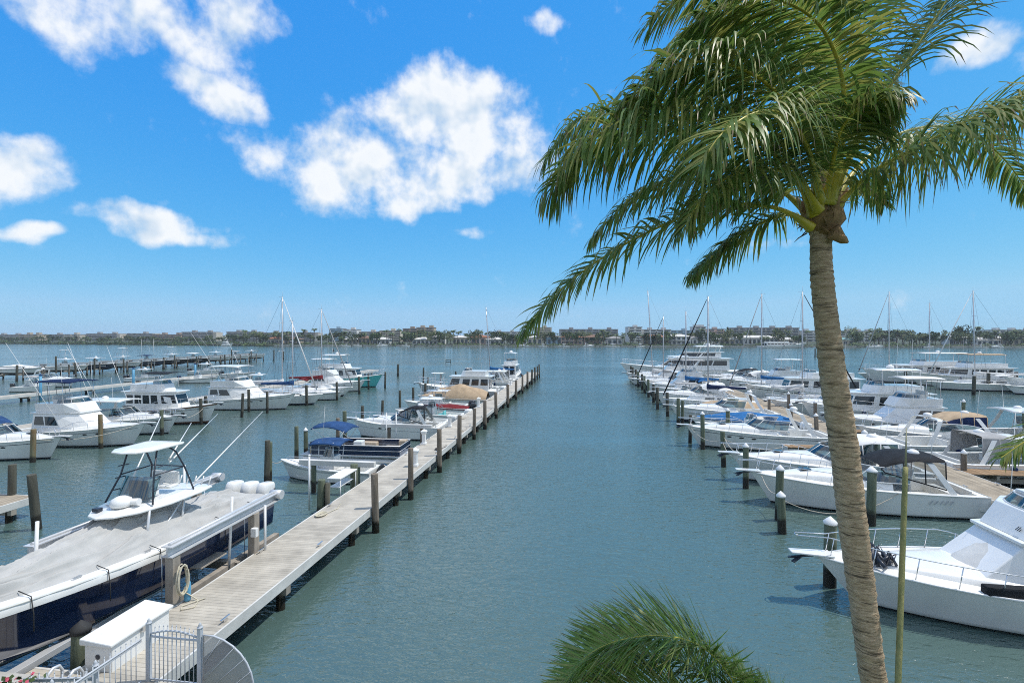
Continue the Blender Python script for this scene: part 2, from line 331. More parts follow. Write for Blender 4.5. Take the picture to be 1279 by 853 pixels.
# ------------------------------------------------------------------ main left pier
PX0, PX1, DZ = -11.5, -9.45, 1.1
def pier(name, label, x0, x1, y0, y1, dz, deckm, step=5.0, group=None, piles='pile_grey'):
    t = thing(name, label, 'pier', ((x0 + x1) / 2, y0, 0), 0, group); hx = (x1 - x0) / 2; L = y1 - y0
    m = MB(); m.box((0, L / 2, dz - .025), (2 * hx, L, .05)); m.build('deck', M[deckm], t)
    for s in (-1, 1):
        f = MB(); f.box((s * (hx + .03), L / 2, dz - .16), (.055, L + .02, .34)); f.build('fascia', M['fascia'], t, bevel=.008)
    f = MB(); f.box((0, L + .03, dz - .16), (2 * hx + .12, .055, .338)); f.build('end_board', M['fascia'], t)
    st = MB(); st.box((-hx * .55, L / 2, dz - .2), (.12, L - .1, .24)); st.box((hx * .55, L / 2, dz - .2), (.12, L - .1, .24)); st.build('stringer', M['graywood'], t)
    if L > 60:
        for i in range(int(L / 5)):
            for s in (-1, 1):
                k_ = MB(); xx_ = s * (hx - .13); yy_ = 2.2 + i * 5 + (.8 if s > 0 else 0); k_.box((xx_, yy_, dz + .05), (.05, .14, .09)); k_.box((xx_, yy_, dz + .105), (.05, .36, .035)); k_.build('cleat', M['steel'], t, bevel=.008)
    n = int(L / step)
    for i in range(n + 1):
        y = min(L - .4, .6 + i * step)
        c = MB(); c.box((0, y, dz - .46), (2 * hx + .1, .24, .26)); c.build('cross_beam', M['graywood'], t)
        for s in (-1, 1):
            p = MB(); p.tube([(s * (hx - .22), y, -1.2), (s * (hx - .22), y, dz - .3)], .14, 10); p.build('support_pile', M[piles], t)
    return t
pier('boat_pier', 'long left-hand pier of pale planks with white edge boards running out from the gate', PX0, PX1, 9.6, 107, DZ, 'deck', 5.1)
lp = thing('pier_landing', 'pale planked landing behind the grey picket gate', 'landing', (-9.9, 9.0, 0))
m = MB(); m.box((0, .1, 1.02), (5.6, 2.35, .06)); m.build('deck', M['deck'], lp)
m = MB(); m.box((0, 1.31, .9), (5.62, .06, .3)); m.build('fascia', M['fascia'], lp)
for s in (-2.5, 2.5):
    m = MB(); m.tube([(s, .8, -1.2), (s, .8, .98)], .14, 10); m.build('support_pile', M['pile_grey'], lp)
# outer pilings of the main pier: (y, top height above water, material)
outer = [(21.85, 2.62, 'pile_grey', (0, R(-1.2))), (26.5, 2.85, 'pile_grey', (0, 0)), (32.0, 2.75, 'pile_grey', (0, R(.5))), (37.3, 2.75, 'pile_grey', (0, R(-.6))), (42.5, 2.7, 'pile_grey', (0, 0)),
         (47.3, 2.8, 'pile_grey', (0, 0)), (53.5, 2.8, 'pile_grey', (0, 0)), (62, 2.8, 'pile_grey', (0, 0)), (69.5, 2.7, 'pile_grey', (0, 0)), (77, 2.8, 'pile_grey', (0, 0)), (84, 2.8, 'pile_grey', (0, 0)),
         (91, 2.8, 'pile_dark', (0, 0)), (97, 2.8, 'pile_dark', (0, 0)), (102, 2.8, 'pile_dark', (0, 0)), (106.6, 2.9, 'pile_dark', (0, 0))]
for i, (y, z, k, ln) in enumerate(outer):
    piling(-9.22, y, z, k, .16, None, ln, 'weathered grey piling on the water edge of the planked pier, %s from the near end' % nth(i), 'pilings along the water edge of the long pier')
ins = [(-18.4, 27.7, 2.7, 'pile_dark', (R(-2), R(1.5)), None), (-18.75, 28.5, 2.45, 'pile_green', (R(-1), R(1)), None), (-20.4, 34.2, 2.4, 'pile_green', (0, 0), None), (-19.85, 34.5, 1.95, 'pile_green', (0, R(1)), 'cone'),
       (-19.3, 39.5, 2.55, 'pile_green', (0, 0), None), (-20.3, 40.2, 2.0, 'pile_grey', (0, 0), None), (-20.6, 45.6, 2.3, 'pile_dark', (0, R(1)), None), (-20.6, 50.4, 2.1, 'pile_dark', (0, 0), None), (-20.6, 55.6, 2.5, 'pile_dark', (0, R(-1)), None),
       (-20.9, 61.0, 2.4, 'pile_dark', (0, 0), None), (-21.0, 66.0, 2.4, 'pile_dark', (0, 0), None), (-22.6, 72.5, 2.6, 'pile_dark', (0, 0), None), (-22.4, 78.5, 2.6, 'pile_dark', (0, 0), None), (-21.6, 85, 2.6, 'pile_dark', (0, 0), None), (-20.5, 92, 2.6, 'pile_dark', (0, 0), None), (-15.2, 93.6, 2.6, 'pile_dark', (0, 0), None)]
for i, (x, y, z, k, ln, cp) in enumerate(ins):
    piling(x, y, z, k, .15, cp, ln, '%s bow piling left of the long pier, %s from the near end' % ({'pile_dark': 'dark old', 'pile_green': 'mossy green', 'pile_grey': 'grey'}[k], nth(i)), 'pilings at the bow end of the slips left of the long pier')
# second dock (left) and its pilings
pier('boat_dock', 'pale dock behind the row of sportfishing boats on the left', -48.6, -46.6, 18, 112, 1.0, 'deck', 9)
d2p = [(-37.9, 30.6, 2.35, 'pile_rust', 'green'), (-37.3, 35.1, 2.6, 'pile_rust', 'green'), (-37.0, 40.6, 2.2, 'pile_green', 'g'), (-37.4, 45.8, 2.6, 'pile_dark', 'd'), (-36.5, 50.6, 2.5, 'pile_dark', 'd'), (-41.2, 51.2, 2.3, 'pile_dark', 'd'), (-38.2, 54.2, 2.5, 'pile_dark', 'd'),
       (-35.6, 53.7, 2.5, 'pile_dark', 'd'), (-34.4, 60.0, 2.5, 'pile_dark', 'd'), (-33.2, 65.6, 2.5, 'pile_dark', 'd'), (-33.4, 73, 2.6, 'pile_dark', 'd'), (-34.8, 79.5, 2.6, 'pile_dark', 'd'), (-33.0, 82, 2.7, 'pile_dark', 'd'), (-28.6, 89.0, 3.0, 'pile_dark', 'd')]
for i, (x, y, z, k, _) in enumerate(d2p):
    piling(x, y, z, k, .15, None, (0, R(rnd.uniform(-1.5, 1.5))), '%s piling by the bows of the left dock row, %s from the camera' % ({'pile_rust': 'rust stained', 'pile_green': 'green', 'pile_dark': 'dark'}[k], nth(i)), 'pilings between the sportfishing boats')
for i, (px, py, zt) in enumerate([(497, 470, 2.6), (378.5, 441, 1.1), (1018, 446, 2.4), (1024.5, 446, 2.4), (366 , 452, 2.0)]):
    p = wat(px, py if py > 445 else 445)
    if i in (1, 4): continue
    piling(p.x, p.y, zt + 1.2 * (i > 0), 'pile_dark', .22, None, (0, R(4 if i == 0 else 0)), ['leaning green old piling alone in open water', '', 'left one of two thin dark channel posts in open water', 'right one of two thin dark channel posts in open water'][i], 'lone channel posts', name='channel_post')
# near corner platform with two pilings at far left
fl = pier('finger_dock', 'short pale timber finger dock between two dark pilings at the left edge', -33, -26.6, 20.0, 21.6, .95, 'deckx', 3)
_q = wat(46, 661); piling(_q.x, _q.y, 2.6, 'pile_dark', .17, None, (0, R(-2.5)), 'dark slightly leaning piling beside the short timber finger dock', 'pilings at the short finger dock')
_q = wat(15, 642); piling(_q.x, _q.y, 2.5, 'pile_dark', .17, None, (0, R(2)), 'dark piling standing behind the short timber finger dock', 'pilings at the short finger dock')
piling(-11.99, 10.75, 1.72, 'pile_green', .19, 'dark', (0, 0), 'stout green piling with black cap beside the white dock box', 'mooring pilings')
# third dock and lifts dock
pier('outer_dock', 'long narrow pale dock far left with small open boats', -74.6, -73.0, 40, 94, 1.0, 'deck', 9)
pier('lift_dock', 'far dock lined with boats raised on lifts', -119.6, -117.8, 80, 174, 1.0, 'deckx', 9)
for i in range(8):
    y = 84 + i * 11.5 if i < 7 else 172
    piling(-107.6, y, 3.1, 'pile_dark', .2, None, (0, 0), 'dark piling in front of the far lift dock boats, %s from the left' % nth(i), 'pilings at the far lift dock')
for i, (y) in enumerate((46, 60, 74.5, 88)):
    t = thing('blue_post', 'tall blue wrapped post on the narrow far left dock, %s from the left' % nth(i), 'post', (-73.1, y, 0), 0, 'blue posts on the far left dock')
    m = MB(); m.tube([(0, 0, -1), (0, 0, 3.4)], .17, 10); m.build('post', M['bluecan'], t)
    m = MB(); m.lathe((0, 0, 3.4), [(.2, -.05), (.2, .02), (.02, .2)], 10); m.build('cap', M['canvas_blue'], t)
# ------------------------------------------------------------------ right docks
pier('boat_dock', 'wide pale dock on the right with boats berthed on both sides', 19.2, 21.5, 12, 106, 1.0, 'deckx', 6)
rp = [(8.55, 19.4, 2.3, 'pile_green', 'cone', .21), (8.75, 24.3, 1.7, 'pile_green', 'cone', .19), (9.2, 26.0, 2.35, 'pile_green', 'cone', .19), (13.2, 25.9, 2.45, 'pile_green', 'cone', .19), (9.22, 31.1, 2.35, 'pile_green', 'cone', .16),
      (9.28, 36.0, 2.4, 'pile_green', None, .18), (9.1, 41.3, 2.6, 'pile_green', 'cone', .16), (8.6, 43.6, 2.4, 'pile_dark', None, .15), (9.15, 52.0, 2.7, 'pile_green', None, .17), (9.7, 52.9, 2.3, 'pile_green', None, .17), (12.6, 47.5, 2.2, 'pile_green', 'cone', .17),
      (9.0, 57.5, 2.5, 'pile_dark', None, .17), (8.7, 63, 2.5, 'pile_dark', None, .17), (9.0, 69, 2.5, 'pile_dark', 'cone', .17), (9.1, 75, 2.5, 'pile_green', None, .18), (9.2, 80.5, 2.6, 'pile_green', None, .18), (9.3, 85, 2.6, 'pile_dark', None, .2),
      (9.2, 90, 2.6, 'pile_green', None, .2), (9.3, 95, 2.7, 'pile_dark', None, .2), (9.2, 100, 2.7, 'pile_dark', None, .2), (9.3, 104.7, 2.8, 'pile_dark', None, .2)]
for i, (x, y, z, k, cp, r) in enumerate(rp):
    piling(x, y, z, k, r, cp, (0, R(rnd.uniform(-.8, .8))), '%s bow piling%s in the right-hand slips, %s from the camera' % ('green' if k == 'pile_green' else 'dark', ' with white cone cap' if cp else '', nth(i)), 'pilings at the bow end of the right-hand slips')
rq = [(18.9, 36.6, 2.2), (18.9, 37.8, 2.1), (18.9, 45, 2.3), (18.9, 50.3, 2.3), (18.9, 56, 2.3), (18.9, 62, 2.3), (21.9, 47, 2.4), (21.9, 52.5, 2.4), (21.9, 59, 2.4), (33.2, 38, 2.9), (33.3, 44, 2.9), (33.2, 50.5, 2.9), (33.2, 57, 2.9), (33.2, 64, 2.9), (33.3, 72, 2.9), (33.2, 80, 2.9), (21.9, 33.2, 2.0), (21.9, 27.5, 1.9)]
for i, (x, y, z) in enumerate(rq):
    where = 'left' if x < 20 else ('right' if x < 25 else 'outer right')
    piling(x, y, z, 'pile_grey' if x < 25 else 'pile_green', .16, 'cone', (0, 0), '%s capped piling %s of the wide right dock, %s from the camera' % ('grey' if x < 25 else 'green', where, nth(sum(1 for q in rq if (q[0] < 20) == (x < 20) and (q[0] < 25) == (x < 25) and q[1] < y))), 'pilings along the wide right dock')
for i, (x, y, z) in enumerate([(57.0, 84.5, 2.9), (63.5, 91, 2.9), (69, 84, 3.0), (55.5, 98, 2.6), (72, 97, 2.8)]):
    piling(x, y, z, 'pile_dark', .24, None, (0, R(2 if i == 0 else 0)), 'dark piling in front of the big yachts far right, %s from the left' % ['second', 'third', 'fourth', 'first', 'fifth'][i], 'pilings by the far right yachts')
pier('finger_dock', 'brown timber finger dock branching right off the wide dock, nearer one', 21.6, 28.5, 32.4, 33.7, .95, 'deckw', 4, 'timber finger docks on the right')
pier('finger_dock', 'brown timber finger dock branching right off the wide dock, farther one', 21.6, 29.5, 45.2, 46.4, .95, 'deckw', 4, 'timber finger docks on the right')
pier('finger_dock', 'brown timber finger dock on the left of the wide dock behind the third cruiser', 14.2, 19.1, 38.4, 39.4, .95, 'deckw', 4, 'timber finger docks on the right')
pier('yacht_dock', 'low dock behind the big yachts at the far right', 70.5, 72.3, 66, 120, 1.0, 'deckx', 9)
# ------------------------------------------------------------------ boats
def lerp(a, b, t): return a + (b - a) * t
class Boat:
    """hull frame: +x bow, y port, z up, origin amidships on the waterline"""
    def __init__(s, name, label, x, y, ang, L, B, fs, fb, hull='white', stripe=None, bottom='bottom', cat='boat', group=None, z=0, zb=.10, rk=.10, full=2.3, tr=.93):
        s.r = thing(name, label, cat, (x, y, z), R(ang), group); s.L, s.B, s.fs, s.fb = L, B, fs, fb; s.full, s.tr = full, tr
        st = [0, .12, .25, .38, .5, .6, .7, .78, .85, .91, .955, .985, 1]; rows = []
        for t in st:
            b = s.b(t); zs = s.zs(t); zk = -.5 + .5 * t ** 5; k0 = .92 - .62 * t ** 3
            ring = []
            zbb = max(zb, zk + .02)
            lv = [(zk, 0)] + [(zbb + q * (zs - zbb), k0 + (1 - k0) * q ** 1.2) for q in (0, .09, .35, .7, 1)]
            for z_, k in lv:
                q = (z_ - zk) / (zs - zk); ring.append((s.xx(t) - rk * L * t ** 6 * (1 - q), b * k, z_))
            rows.append(ring)
        m = MB(); K = 6
        for sd_ in (1, -1):
            vs = [(p[0], p[1] * sd_, p[2]) for r in rows for p in r]; o = len(m.v); m.v += vs
            for i in range(len(rows) - 1):
                for j in range(K - 1):
                    f = (o + i * K + j, o + i * K + j + 1, o + (i + 1) * K + j + 1, o + (i + 1) * K + j)
                    m.f.append(f if sd_ < 0 else f[::-1]); m.m.append(1 if j == 0 else (2 if j == 1 else 0)); m.s.append(True)
        r0 = rows[0]
        m.add([(p[0], p[1], p[2]) for p in r0] + [(p[0], -p[1], p[2]) for p in reversed(r0[1:])], [tuple(range(2 * K - 1))], 0)
        s.hull = m.build('hull', [M[hull], M[bottom], M[stripe or hull]], s.r); s.hm = M[hull]
        rr = MB()
        for q in (1, -1): rr.tube([(s.xx(t), q * (s.b(t) + .005), s.zs(t) - .02) for t in st], .035, 5)
        if s.B > 1.5 and L < 16 and hull in ('white', 'white2'):
            h_ = int(abs(x * 7.3 + y * 3.1)); ac = (None, 'navy', 'black', 'grey', None, 'navy', 'grey', 'grey')[h_ % 8] if not (x > 5 and y < 30) else None
            if ac:
                qq = .80 if h_ % 3 else .62; w_ = .035 if h_ % 2 else .07
                for q in (1, -1):
                    sb = MB(); rg_ = []
                    for t in [i / 18 * .97 for i in range(19)]:
                        k0 = .92 - .62 * t ** 3; zk = -.5 + .5 * t ** 5; z1_ = zb + qq * (s.zs(t) - zb); row_ = []
                        for dz in (-w_ / 2, w_ / 2):
                            f_ = (z1_ + dz - zb) / (s.zs(t) - zb); qv = (z1_ + dz - zk) / (s.zs(t) - zk); row_.append((s.xx(t) - rk * L * t ** 6 * (1 - qv), q * (s.b(t) * (k0 + (1 - k0) * f_ ** 1.2) + .012), z1_ + dz))
                        rg_.append(row_)
                    sb.loft(rg_, False, False); sb.build('accent_stripe', M[ac], s.hull)
        rr.build('rub_rail', M['white2'] if hull in ('navy', 'teal', 'red', 'grey') else M['white'], s.hull)
    def xx(s, t): return -s.L / 2 + s.L * t
    def b(s, t): return s.B / 2 * (s.tr + (1 - s.tr) * math.sin(math.pi / 2 * min(t / .45, 1))) * max(0, 1 - max(0, (t - .4) / .6) ** s.full) + .015
    def zs(s, t): return s.fs + (s.fb - s.fs) * t ** 1.7
    def P(s, name, mb, m, parent=None, bevel=0, label=None):
        return mb.build(name, M[m] if isinstance(m, str) else [M[q] for q in m], parent or s.r, label, bevel)
    def deck(s, t0=0, crown=.05, m='nonskid', inset=.05):
        mb = MB(); rings = []
        for i in range(13):
            t = lerp(t0, .995, i / 12); b = max(.01, s.b(t) - inset); z = s.zs(t) - .01
            rings.append([(s.xx(t), b * q, z + crown * (1 - q * q)) for q in (-1, -.6, -.2, .2, .6, 1)])
        mb.loft(rings, False, False); return s.P('deck', mb, m)
    def cockpit(s, t0, t1, depth=.6, w=.22, m='nonskid', floor_m='nonskid'):
        g = MB(); n = 8; ts = [lerp(t0, t1, i / n) for i in range(n + 1)]
        for q in (1, -1):
            g.loft([[(s.xx(t), q * (s.b(t) - .0), s.zs(t)), (s.xx(t), q * (s.b(t) - w), s.zs(t) + .01), (s.xx(t), q * (s.b(t) - w), s.zs(t) - depth)] for t in ts], False, False, smooth=False)
        b0 = s.b(t0); z0 = s.zs(t0)
        g.box((s.xx(t0) + w * .7, 0, z0 - depth / 2), (w * 1.4, 2 * b0 - .05, depth - .01))
        b1 = s.b(t1) - w; g.add([(s.xx(t1), b1, s.zs(t1)), (s.xx(t1), -b1, s.zs(t1)), (s.xx(t1), -b1, s.zs(t1) - depth), (s.xx(t1), b1, s.zs(t1) - depth)], [(0, 1, 2, 3)])
        o = s.P('gunwale', g, m)
        f = MB(); f.loft([[(s.xx(t), -(s.b(t) - w), s.zs(t0) - depth + .02), (s.xx(t), s.b(t) - w, s.zs(t0) - depth + .02)] for t in ts], False, False); s.P('cockpit_floor', f, floor_m)
        return o
    def trunk(s, t0, t1, h, wf=.62, m='white', name='foredeck'):
        mb = MB(); rings = []; n = 10
        for i in range(n + 1):
            u = i / n; t = lerp(t0, t1, u); hh = h * (1 - u ** 2.2) ** .8 + .0; b = max(.02, s.b(t) * lerp(.82, wf, u)); z = s.zs(t) - .02
            rings.append([(s.xx(t), b * math.cos(a), z + (hh + .03) * max(0, math.sin(a)) ** .55) for a in [math.pi * k / 10 for k in range(11)]])
        mb.loft(rings, False, False); mb.add(rings[0], [tuple(range(11))]); return s.P(name, mb, m)
    def hatch(s, t, z, sz=.5):
        mb = MB(); mb.box((s.xx(t), 0, z), (sz, sz, .05)); s.P('hatch', mb, 'glass', bevel=.01)
    def house(s, x0, x1, w0, w1, z0, z1, rf=.5, ra=.1, tumble=.12, m='white', name='cabin', nose=.35, win=None, fwin=None, awin=None, wm='glass', roof=.08, roofm=None, ov=.12, parent=None):
        """raked deckhouse; windows are glazed panes set 8 mm proud of its faces. win = list of (u0,u1) along the side"""
        H = z1 - z0; xm = x1 - nose * (x1 - x0)
        bot = [(x0, w0), (xm, w0), (x1, w1), (x1, -w1), (xm, -w0), (x0, -w0)]
        top = [(x0 + ra, w0 - tumble), (xm - rf * .55, w0 - tumble), (x1 - rf, w1 - tumble * .7), (x1 - rf, -w1 + tumble * .7), (xm - rf * .55, -w0 + tumble), (x0 + ra, -w0 + tumble)]
        mb = MB(); mb.loft([[(*p, z0) for p in bot], [(*p, z1) for p in top]], True, True, smooth=False)
        c = s.P(name, mb, m, parent, bevel=.03)
        if roof:
            rp_ = [Vector(((p[0] - (x0 + x1) / 2) * 1.04 + (x0 + x1) / 2 + (ov if i in (2, 3) else -ov if i in (0, 5) else 0), p[1] * (1 + ov * .5), z1 + roof)) for i, p in enumerate(top)]
            rb = MB(); rb.slab(rp_, roof - .004); s.P('roof', rb, roofm or m, c, bevel=.02)
        B_ = [Vector((*p, z0)) for p in bot]; T_ = [Vector((*p, z1)) for p in top]
        def pane(i, j, u0, u1, v0, v1, nm='window', sl=0):
            def q(u, v): return B_[i].lerp(B_[j], u).lerp(T_[i].lerp(T_[j], u), v)
            a, b_, c_, d_ = q(u0, v0), q(u1, v0), q(u1 - sl, v1), q(u0 + sl, v1); n = (b_ - a).cross(d_ - a).normalized()
            cen = sum(B_ + T_, Vector()) / 12
            if n.dot(a - cen) < 0: n = -n
            n *= .010
            w_ = MB(); w_.slab_n = None
            w_.add([a + n, b_ + n, c_ + n, d_ + n, a - n, b_ - n, c_ - n, d_ - n], [(0, 1, 2, 3), (0, 4, 5, 1), (1, 5, 6, 2), (2, 6, 7, 3), (3, 7, 4, 0)])
            s.P(nm, w_, wm, c)
        for (u0, u1, v0, v1, *sl) in (win or []):
            k = sl[0] if sl else 0
            pane(0, 1, u0, u1, v0, v1, sl=k); pane(5, 4, u0, u1, v0, v1, sl=k)
        for (u0, u1, v0, v1) in (fwin or []):
            pane(1, 2, u0, u1, v0, v1, 'windshield'); pane(2, 3, u0, u1, v0, v1, 'windshield'); pane(4, 3, u0, u1, v0, v1, 'windshield')
        for (u0, u1, v0, v1) in (awin or []): pane(0, 5, u0, u1, v0, v1)
        return c
    def shield(s, xf, xa, w, z0, z1, rake, m='clear', frame='alu', wt=.86, name='windshield'):
        n = 12; bot = []; top = []
        for i in range(n + 1):
            a = -1 + 2 * i / n; k = abs(a) ** 2.4
            bot.append(Vector((lerp(xf, xa, k), w * math.sin(a * math.pi / 2), z0 + (.0))))
            top.append(Vector((lerp(xf - rake, xa - rake * .3, k), w * wt * math.sin(a * math.pi / 2), lerp(z1, z1 - .05, k))))
        mb = MB(); mb.loft([bot, top], False, False); g = s.P(name, mb, m)
        f = MB(); f.tube(top, .025, 5); f.tube(bot, .03, 5)
        for i in (0, 3, 6, 9, 12): f.tube([bot[i], top[i]], .02, 5)
        s.P('windshield_frame', f, frame, g); return g, bot, top
    def rail(s, t0, t1, h=.62, step=.9, r=.019, pulpit=.0, inset=.08, m='steel', mid=False):
        mb = MB(); n = 14
        for q in (1, -1):
            pts = [Vector((s.xx(t), q * max(.12, s.b(t) - inset), s.zs(t) + h * min(1, .25 + 3 * i / n))) for i in range(n + 1) for t in [lerp(t0, t1, i / n)]]
            pts.append(Vector((s.xx(1) + pulpit, q * .14, s.zs(1) + h)))
            mb.tube(pts, r, 5)
            if mid: mb.tube([p - Vector((0, 0, h * .45)) for p in pts[3:]], r * .7, 5)
            k = max(2, int((t1 - t0) * s.L / step))
            for i in range(k + 1):
                t = lerp(t0 + .02, t1, i / k); b = max(.12, s.b(t) - inset); u = (t - t0) / (t1 - t0)
                mb.tube([(s.xx(t) + .0, q * b, s.zs(t)), (s.xx(t) - .12, q * b, s.zs(t) + h * min(1, .25 + 3 * u))], r * .85, 5)
        mb.tube([(s.xx(1) + pulpit, .14, s.zs(1) + h), (s.xx(1) + pulpit + .06, 0, s.zs(1) + h), (s.xx(1) + pulpit, -.14, s.zs(1) + h)], r, 5)
        s.P('bow_rail', mb, m)
    def pulpit(s, ln=.8, w=.5, anchor=True):
        z = s.zs(1); mb = MB(); mb.loft([[(s.xx(1) - .5, y, z + e) for y, e in ((-w / 2, .0), (w / 2, .0), (w / 2, .07), (-w / 2, .07))], [(s.xx(1) + ln, y, z + e + .05) for y, e in ((-w * .3, .0), (w * .3, .0), (w * .3, .06), (-w * .3, .06))]], True, True, smooth=False)
        s.P('bow_pulpit', mb, 'white', bevel=.02)
        if anchor:
            a = MB(); x = s.xx(1) + ln * .8; a.bar((x + .12, 0, z - .12), (x - .7, 0, z + .0), .05, .07); a.bar((x + .14, -.2, z - .2), (x - .15, 0, z - .1), .12, .04); a.bar((x + .14, .2, z - .2), (x - .15, 0, z - .1), .12, .04)
            s.P('anchor', a, 'dkmetal')
    def platform(s, ln=.8, z=.28):
        mb = MB(); b = s.b(0) * .92; mb.prism([(s.xx(0) + .05, b), (s.xx(0) - ln * .7, b), (s.xx(0) - ln, b * .7), (s.xx(0) - ln, -b * .7), (s.xx(0) - ln * .7, -b), (s.xx(0) + .05, -b)], z, z + .09); s.P('swim_platform', mb, 'white', bevel=.02)
    def canopy(s, x0, x1, w, z, m, crown=.14, th=.05, name='hardtop', legs=None, legm='alu', lr=.03, dip=.0, parent=None):
        mb = MB(); rings = []; n = 8
        for i in range(n + 1):
            u = i / n; e = 1 - abs(2 * u - 1) ** 5 * .10; x = lerp(x0, x1, u)
            rings.append([(x, w * e * q, z + crown * (1 - q * q) - dip * (2 * u - 1) ** 2) for q in (-1, -.75, -.4, 0, .4, .75, 1)] + [(x, w * e * q, z - th + crown * (1 - q * q) - dip * (2 * u - 1) ** 2) for q in (1, .4, -.4, -1)])
        mb.loft(rings, True, True); c = s.P(name, mb, m, parent)
        if legs:
            for a, b_ in legs:
                for q in (1, -1): f = MB(); f.tube([(a[0], q * a[1], a[2]), (b_[0], q * b_[1], b_[2])], lr, 6); s.P('support_leg', f, legm, c)
        return c
    def outboard(s, y, z=None, m='outb', tilt=0, sc=1.0, col2=None):
        z = s.zs(0) if z is None else z; x = s.xx(0) - .28 * sc
        Rt = Matrix.Rotation(R(-tilt), 3, 'Y'); piv = Vector((s.xx(0) - .05, y, z - .1))
        def T(p): return piv + Rt @ (Vector(p) * sc)
        mb = MB(); rings = []
        for zz, a, b_, xo in ((-.04, .25, .15, -.3), (.10, .33, .20, -.32), (.40, .35, .205, -.34), (.55, .33, .195, -.36), (.63, .28, .165, -.36), (.655, .2, .11, -.36)):
            rings.append([T((xo + a * math.copysign(abs(math.cos(q)) ** .45, math.cos(q)), b_ * math.copysign(abs(math.sin(q)) ** .45, math.sin(q)), zz)) for q in [2 * math.pi * k / 14 for k in range(14)]])
        mb.loft(rings, True, True); o = s.P('outboard_motor', mb, m)
        if sc > 1:
            bd = MB(); bd.loft([[T((-.322 + .34 * math.copysign(abs(math.cos(q)) ** .45, math.cos(q)), .207 * math.copysign(abs(math.sin(q)) ** .45, math.sin(q)), zz)) for q in [2 * math.pi * k / 14 for k in range(14)]] for zz in (.13, .165)], True, False); s.P('cowl_band', bd, 'dkmetal', o)
            vt = MB()
            for k_ in (-1, 1):
                for j_ in range(3): vt.bar(T((-.60 + .06 * j_, k_ * .196, .42)), T((-.60 + .06 * j_, k_ * .205, .30)), .03, .012)
            s.P('cowl_vent', vt, 'dkmetal', o)
        l = MB(); l.loft([[T((-.3 + a * math.cos(q), b_ * math.sin(q), zz)) for q in [2 * math.pi * k / 10 for k in range(10)]] for zz, a, b_ in ((.0, .2, .12), (-.4, .15, .08), (-.8, .14, .04))], True, True)
        l.tube([T((-.05, 0, -.82)), T((-.55, 0, -.82))], [.03 * sc, .07 * sc], 8); l.bar(T((-.02, 0, -.1)), T((-.3, 0, -.1)), .2 * sc, .25 * sc); s.P('lower_unit', l, col2 or m, o)
        pr = MB()
        for k in range(3):
            a = 2 * math.pi * k / 3; pr.add([T((-.56, 0, -.82)), T((-.6, .17 * math.cos(a), -.82 + .17 * math.sin(a))), T((-.54, .17 * math.cos(a + .6), -.82 + .17 * math.sin(a + .6)))], [(0, 1, 2)])
        s.P('propeller', pr, 'steel', o)
    def rods(s, x, w, z, n=4, L=2.0, m='dkmetal'):
        mb = MB()
        for i in range(n):
            y = lerp(-w, w, i / max(1, n - 1)); mb.tube([(x, y, z), (x - .25, y + .05, z + L)], .014, 4)
        s.P('fishing_rods', mb, m)
    def outrigger(s, a, ln=7, up=55, back=25, m='white', r=.022):
        for q in (1, -1):
            d = Vector((-math.cos(R(up)) * math.cos(R(back)), q * math.cos(R(up)) * math.sin(R(back)), math.sin(R(up)))); p = Vector((a[0], q * a[1], a[2]))
            mb = MB(); mb.tube([p, p + d * ln], [r, r * .45], 5); s.P('outrigger', mb, m)
    def antenna(s, x, y, z, h=2.5, m='white', r=.014):
        mb = MB(); mb.tube([(x, y, z), (x - .15, y, z + h)], [r, r * .5], 4); s.P('antenna', mb, m)
    def dome(s, x, y, z, r=.28, m='plastic'):
        mb = MB(); mb.lathe((x, y, z), [(r * .9, 0), (r, r * .3), (r * .85, r * .7), (r * .4, r * .95), (.01, r)], 12); s.P('radar_dome', mb, m)
    def porthole(s, t, h=.62, l=.34, hh=.07, m='glass'):
        for q in (1, -1):
            z = lerp(.1, s.zs(t), h); k0 = .92 - .62 * t ** 3; k = k0 + (1 - k0) * h ** 1.2; y = s.b(t) * k + .012
            dt = .02; a = Vector((s.xx(t + dt) - s.xx(t - dt), 0, 0)); yy = (s.b(t + dt) * k - s.b(t - dt) * k)
            n = Vector((-yy, s.L * 2 * dt, -(1 - k0) * s.b(t) * .6)).normalized(); mb = MB()
            mb.disc((s.xx(t), q * y, z), (n.x, q * n.y, n.z), l / 2, 12, ry=hh); s.P('porthole', mb, m)
    def fender(s, t, q, m='canvas_navy', r=.13, ln=.6):
        y = q * (s.b(t) + r * .9); z = s.zs(t) - .35; mb = MB(); mb.lathe((s.xx(t), y, z - ln / 2), [(.03, 0), (r, .08), (r, ln - .08), (.03, ln)], 10); mb.tube([(s.xx(t), y, z + ln / 2), (s.xx(t), q * (s.b(t) - .05), s.zs(t) + .03)], .012, 4)
        s.P('fender', mb, m)
    def box(s, name, c, d, m='vinyl', bevel=.03, parent=None):
        mb = MB(); mb.box(c, d); return s.P(name, mb, m, parent, bevel=bevel)

def seats(b, x, w, z, m='vinyl', ln=.55):
    mb = MB(); mb.box((x, 0, z + .22), (ln, w, .44)); mb.box((x - ln / 2 - .05, 0, z + .5), (.14, w, .5)); b.P('seat', mb, m, bevel=.04)

